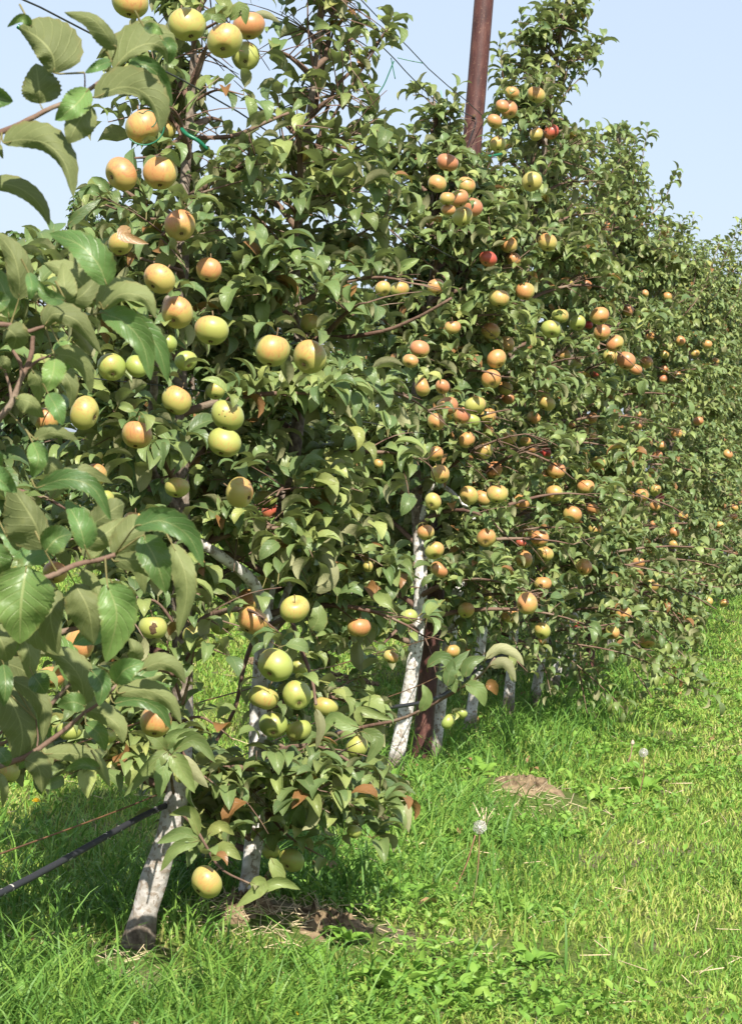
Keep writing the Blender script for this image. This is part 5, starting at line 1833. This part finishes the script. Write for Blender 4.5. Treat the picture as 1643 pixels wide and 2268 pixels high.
kn = [P(150 + 12 * math.cos(a * 1.7) + 4 * math.sin(3 * a), 838 + 9 * math.sin(a * 2.3), 5.6 + 0.01 * math.sin(a)) for a in np.linspace(0, 9, 24)]
ribbon('plastic_tie', 'tangled green knot of tie on the thin wire at left', 'tie', kn, 0.0028, M_GREEN, 6, 60, G_T)
ribbon('twine', 'long green twine end curling down against the sky left of the post', 'twine', [P(872, 135, 9.3), P(862, 160, 9.3), P(850, 188, 9.3), P(835, 211, 9.3)], 0.0026, M_GREEN, 5, 16, G_T)
ribbon('twine', 'short green twine end hanging straight below the wire', 'twine', [P(866, 128, 9.3), P(870, 150, 9.3), P(875, 175, 9.3)], 0.002, M_GREEN, 5, 10, G_T)
ribbon('twine', 'green twine end pointing right from the high wire', 'twine', [P(880, 128, 9.3), P(905, 134, 9.3), P(936, 140, 9.3)], 0.002, M_GREEN, 5, 10, G_T)
ribbon('twine', 'pale green twine hanging straight down left of the rusty post', 'twine', [P(976, 200, 10.6), P(979, 240, 10.6), P(974, 330, 10.6)], 0.0022, plain('pale twine', (0.2, 0.42, 0.33), 0.6), 5, 14, G_T)
ribbon('trellis_wire', 'slack dark wire end running down to the nail in the rusty post', 'wire', [P(780, 40, 8.3), P(868, 125, 9.3), P(900, 160, 9.7), P(945, 205, 10.2), P(975, 232, 10.5), P(1005, 240, 10.7), P(1047, 259, 10.88)], 0.0024, M_WIRE_DARK, 6, 40, G_W)
bolt = thing('nail', 'dark nail holding the wire on the tall rusty post', 'nail', P(1049, 258, 10.90))
link('head', mesh_quads('head', *tube_arrays(np.array([[0, 0, 0], [0, -0.012, 0.001]]), 0.009, 8)), bolt, M_DARK)
link('wire_twist', mesh_quads('twist', *tube_arrays(smooth_path([(0, -.01, 0), (0.012, -.015, -0.03), (-0.012, -.012, -0.12), (-0.04, -0.01, -0.30)], 12), 0.002, 5)), bolt, M_WIRE_DARK)

def soil_patch(c, r, label, name='soil_mound'):
    n, m = 16, 34
    pr = np.random.default_rng(int(c[1] * 100))
    g = np.array([c[0], c[1], gz(c[0], c[1])])
    edge = 1 + 0.22 * np.sin(3 * np.linspace(0, 2 * math.pi, m, endpoint=False) + 1) + 0.10 * pr.standard_normal(m)
    V = []
    for i in range(n):
        t = i / (n - 1)
        for j in range(m):
            a = 2 * math.pi * j / m
            x, y = c[0] + math.cos(a) * r * t * edge[j], c[1] + math.sin(a) * r * 1.35 * t * edge[j]
            V.append((x, y, gz(x, y) + (0.020 + 0.012 * pr.standard_normal()) * (1 - t ** 3) - 0.006 * t))
    i = np.arange(n - 1)[:, None] * m
    j = np.arange(m)[None]
    Q = np.stack([i + j, i + m + j, i + m + (j + 1) % m, i + (j + 1) % m], -1).reshape(-1, 4)
    root = thing(name, label, 'soil', g)
    link('crust', mesh_quads('crust', np.array(V) - g, Q, smooth=False), root, M_SOIL)
    parts = []
    for k in range(140):
        a, t = pr.random() * 6.28, r * 1.3 * math.sqrt(pr.random())
        x, y = c[0] + math.cos(a) * t, c[1] + math.sin(a) * t * 1.3
        z = gz(x, y) + 0.018
        s_ = 0.004 + 0.010 * pr.random() ** 2
        parts.append(tube_arrays(np.array([[x, y, z - s_], [x, y, z - s_ * .3], [x + s_ * .3, y, z + s_ * .5], [x, y, z + s_]]), np.array([.5, 1, .9, .3]) * s_, 5, 0.25))
    link('clods', mesh_quads('clods', *merge(parts), smooth=False), root, M_SOIL, kind='stuff')


M_SOIL = plain('crumbly soil', (0.10, 0.07, 0.042), 0.95, 0, 0.1, var=(0.27, 0.20, 0.12), scale=28, bump=0.8)
soil_patch(MOUNDS[0][0], 0.15, 'dry brown molehill in the grass right of the white trunks')
soil_patch(MOUNDS[1][0], 0.13, 'bare brown soil patch right of the tree foot at bottom centre')
soil_patch(MOUNDS[2][0], 0.10, 'strawy soil heaped round the foot of the second trunk')
make_grass()
rng = np.random.default_rng(23)


# ---------------------------------------------------------------- small plants
def rosette(px, py, n, L, label, group='leafy weed plants'):
    g = on_ground(px, py); g[2] = gz(g[0], g[1])
    root = thing('weed_plant', label, 'weed', g, group)
    for i in range(n):
        a = i * 2.4 + rng.random() * 0.5
        tv, tq, tu = leaf_template(7, 5, rng.uniform(0.4, 1.3), 0.4, rng.uniform(0.12, 0.20), 0.05, rng.uniform(0.3, 0.9), 0.5)
        me = mesh_quads('leaf', tv, tq, tu)
        o = link('leaf', me, root, M_WEED)
        s = L * 1.1 * rng.uniform(0.7, 1.15)
        o.scale = (s, s, s)
        o.rotation_euler = (0, 0, a)
        o.location = (rng.normal() * 0.012, rng.normal() * 0.012, 0.01)


for px, py, n, L, lab in [
    (1010, 2215 - 20, 14, .11, 'broad leaved weed rosette at the bottom centre of the grass'),
    (870, 2190, 14, .12, 'broad leaved weed at the bottom left of the rosette group'),
    (580, 2215, 12, .12, 'broad leaved weed by the tall blades at the bottom edge'),
    (690, 2150, 12, .10, 'light green weed in the shade before the bare soil'),
    (770, 2110, 12, .09, 'small weed right of the bare soil patch'),
    (900, 1985, 14, .10, 'dandelion rosette left of the seed head stem'),
    (1100, 1995, 12, .09, 'leafy weed right of the seed head stem'),
    (1240, 1850, 12, .11, 'leafy weed just below the brown molehill'),
    (1330, 1760, 12, .12, 'leafy weed to the right of the brown molehill'),
    (1060, 1740, 12, .12, 'leafy weed between the tall grass and the molehill'),
    (1430, 1740, 12, .12, 'weed rosette at the foot of the far seed head'),
    (1180, 2120, 12, .09, 'pale weed in the lower middle of the alley')]:
    rosette(px, py, n, L, lab)


def seed_head(px, py, bx, by, r, label, name='dandelion'):
    g = on_ground(bx, by); g[2] = gz(g[0], g[1])
    D = (g - CAM) @ Fw
    top = P(px, py, D)
    root = thing(name, label, 'flower', g, 'dandelions in the grass')
    st = smooth_path([np.zeros(3), (top - g) * 0.5 + [0.012, 0, 0], top - g], 12)
    link('stem', mesh_quads('stem', *tube_arrays(st, 0.0026, 6)), root, plain('stem', (0.20, 0.11, 0.06), 0.6, var=(0.15, 0.16, 0.06), scale=8))
    parts = [tube_arrays(np.array([top - g - [0, 0, .004], top - g + [0, 0, .004]]), 0.005, 8)]
    nn = 80
    for i in range(nn):
        zz = 1 - 2 * (i + 0.5) / nn
        a = i * 2.39996
        d = np.array([math.sqrt(1 - zz * zz) * math.cos(a), math.sqrt(1 - zz * zz) * math.sin(a), zz])
        e = d * r * rng.uniform(0.9, 1.05)
        parts.append(tube_arrays(np.array([d * 0.004, e]) + top - g, [0.0002, 0.0003], 3))
        s1 = np.cross(d, [0.2, 0.3, 0.9]); s1 /= np.linalg.norm(s1)
        s2 = np.cross(d, s1)
        for w_ in (s1, s2, s1 + s2):
            parts.append(tube_arrays(np.array([e - w_ * r * 0.2, e + d * 0.001, e + w_ * r * 0.2]) + top - g, 0.0004, 3))
    o = link('seed_head', mesh_quads('seed_head', *merge(parts)), root, plain('seed down', (0.62, 0.60, 0.56), 0.9), kind='stuff')


seed_head(1062, 1832, 1036, 2026, 0.022, 'white dandelion clock on a tall reddish stem in the middle of the grass')
seed_head(1424, 1667, 1415, 1745, 0.021, 'smaller white dandelion clock farther away to the right')
g = on_ground(1000, 1965); g[2] = gz(g[0], g[1])
t_ = P(1052, 1850, (g - CAM) @ Fw)
thing('flower_stalk', 'bare reddish stalk leaning beside the tall dandelion clock', 'stalk', g, None, mesh_quads('stalk', *tube_arrays(smooth_path([np.zeros(3), (t_ - g) * .5 + [.01, 0, 0], t_ - g], 10), 0.0022, 6)), plain('red stalk', (0.26, 0.12, 0.08)))
g = on_ground(1382, 1692); g[2] = gz(g[0], g[1])
t_ = P(1400, 1646, (g - CAM) @ Fw)
st_ = thing('flower_stalk', 'short withered stalk left of the far dandelion clock', 'stalk', g)
link('stem', mesh_quads('stem', *tube_arrays(smooth_path([np.zeros(3), (t_ - g) * .5 + [.01, 0, 0], t_ - g], 10), 0.003, 6)), st_, plain('withered stem', (0.28, 0.17, 0.12)))
link('bud', mesh_quads('bud', *tube_arrays(smooth_path([t_ - g - [0, 0, .01], t_ - g, t_ - g + [0, 0, .018]], 6), [0.004, .009, .011, .010, .007, .002], 8, 0.1)), st_, plain('withered bud', (0.40, 0.33, 0.25)))


def yellow_flower(px, py, label, r=0.014, h=0.05):
    g = on_ground(px, py); g[2] = gz(g[0], g[1])
    root = thing('dandelion', label, 'flower', g, 'dandelions in the grass')
    link('stem', mesh_quads('stem', *tube_arrays(np.array([[0, 0, 0], [0.004, 0, h]]), 0.002, 5)), root, plain('flower stem', (0.12, 0.2, 0.05)))
    parts = []
    for ring_, tilt in ((14, 0.3), (10, 0.8), (6, 1.2)):
        for i in range(ring_):
            a = i * 2 * math.pi / ring_ + ring_
            d = np.array([math.cos(a) * math.cos(tilt), math.sin(a) * math.cos(tilt), math.sin(tilt)])
            parts.append(tube_arrays(np.array([[0.004, 0, h], np.array([0.004, 0, h]) + d * r]), [0.001, 0.0022], 4))
    link('petals', mesh_quads('petals', *merge(parts)), root, plain('yellow petals', (0.80, 0.52, 0.02), 0.6))


yellow_flower(657, 2248, 'yellow dandelion flower at the bottom edge', 0.013, 0.03)
yellow_flower(78, 1785, 'yellow flower in the grass at the far left', 0.018, 0.06)
yellow_flower(1253, 1500, 'tiny yellow flower between the far white trunks', 0.022, 0.05)
# bundle of dry straws and straw litter on the bare soil
g = on_ground(1070, 1850); g[2] = gz(g[0], g[1])
root = thing('straw_tuft', 'tuft of pale dry straws standing behind the tall dandelion clock', 'straw', g)
for i in range(9):
    e = np.array([rng.normal() * 0.03, rng.normal() * 0.03, rng.uniform(0.09, 0.16)])
    link('straw', mesh_quads('straw', *tube_arrays(smooth_path([np.array([rng.normal() * .012, 0, 0]), e * [.3, .3, .6], e], 6), np.linspace(0.0035, 0.0015, 6), 4)), root, M_STRAW)
parts = []
for cx_, cy_, n_, sp in ((545, 2070, 160, 0.10), (730, 2080, 90, 0.2), (1180, 1790, 70, 0.14), (930, 1990, 60, 0.2), (300, 2120, 60, 0.12), (720, 2010, 60, 0.15)):
    g = on_ground(cx_, cy_)
    for i in range(n_):
        x_, y_ = g[0] + rng.normal() * sp, g[1] + rng.normal() * sp * 1.3
        a = rng.random() * 6.28
        L = rng.uniform(0.02, 0.09)
        z_ = gz(x_, y_) + 0.006
        x2, y2 = x_ + math.cos(a) * L, y_ + math.sin(a) * L
        parts.append(tube_arrays(np.array([[x_, y_, z_], [x2, y2, gz(x2, y2) + 0.008 + abs(rng.normal()) * 0.02]]), 0.0014, 3))
for i in range(380):
    y_ = 5.3 * (20 / 5.3) ** rng.random()
    x_ = rng.uniform(-0.165 * y_ - 0.3, 0.175 * y_ + 0.3)
    a = rng.random() * 6.28
    L = rng.uniform(0.03, 0.13)
    x2, y2 = x_ + math.cos(a) * L, y_ + math.sin(a) * L
    parts.append(tube_arrays(np.array([[x_, y_, gz(x_, y_) + rng.uniform(0.01, 0.04)], [x2, y2, gz(x2, y2) + rng.uniform(0.01, 0.06)]]), 0.0012 + 0.00008 * y_, 3))
link('straw_litter', mesh_quads('straw_litter', *merge(parts)), mat=M_STRAW, kind='stuff', label='dry straw litter on the bare soil patches')

n_ = 45
y_ = 5.4 * (22 / 5.4) ** rng.random(n_)
x_ = row_x(y_) + rng.normal(size=n_) * 0.5 + 0.15
f_ = rng.normal(size=(n_, 3)) * [1, 1, 0.25]
V, Q, UV = place_leaves(T_MID, np.stack([x_, y_, ground_z(x_, y_) + 0.035 + 0.02 * rng.random(n_)], -1), f_, rng.uniform(0.05, 0.085, n_), 0.5)
link('fallen_leaves', mesh_quads('fallen_leaves', V, Q, UV), mat=M_LEAF_DRY, kind='stuff', label='fallen dry leaves in the grass under the row')

# pale bare trees far behind the orchard
for i, (px, top, D, lab) in enumerate([(435, 410, 60, 'pale leafless tree far behind, above the back row at left'), (690, 535, 62, 'pale leafless tree far behind, in the gap left of centre'),
                                       (560, 520, 66, 'pale leafless bush far behind between the two treetops'), (1650, 620, 70, 'pinkish dry tree far behind at the right edge')]):
    hz_ = 1002 + 0.08 * (px - 821)
    x3 = (px + 0.08 * (top - hz_) - CX) / F_PX * D
    H = 1.5 + (hz_ - top) / F_PX * D
    root = thing('bare_tree', lab, 'bare tree', (x3, D, 0), 'pale bare trees far behind')
    link('trunk', mesh_quads('trunk', *tube_arrays(straight_trunk(np.zeros(3), H * 0.9, 0, 0.08, 300 + i), np.linspace(0.12, 0.03, 7), 6)), root, M_PALE)
    parts = []
    for j in range(150):
        z0 = H * rng.uniform(0.25, 0.9)
        a = rng.random() * 6.28
        L = rng.uniform(0.5, 1.6) * (1.1 - z0 / H * 0.6)
        p0 = np.array([0, 0, z0])
        p1 = p0 + np.array([math.cos(a) * L * .5, math.sin(a) * L * .5, L * 0.6])
        parts.append(tube_arrays(smooth_path([p0, (p0 + p1) / 2 + rng.normal(size=3) * .05, p1], 5), np.linspace(0.018, 0.006, 5), 3))
        for k in range(3):
            p2 = p1 + rng.normal(size=3) * 0.25 + [0, 0, .15]
            parts.append(tube_arrays(np.array([(p0 + p1) / 2 * .4 + p1 * .6, p2]), 0.006, 3))
    link('branches', mesh_quads('branches', *merge(parts)), root, M_PALE, kind='stuff')

print('OBJECTS', len(bpy.data.objects), 'TREES leaves', sum(len(t['pos']) for t in TREES))
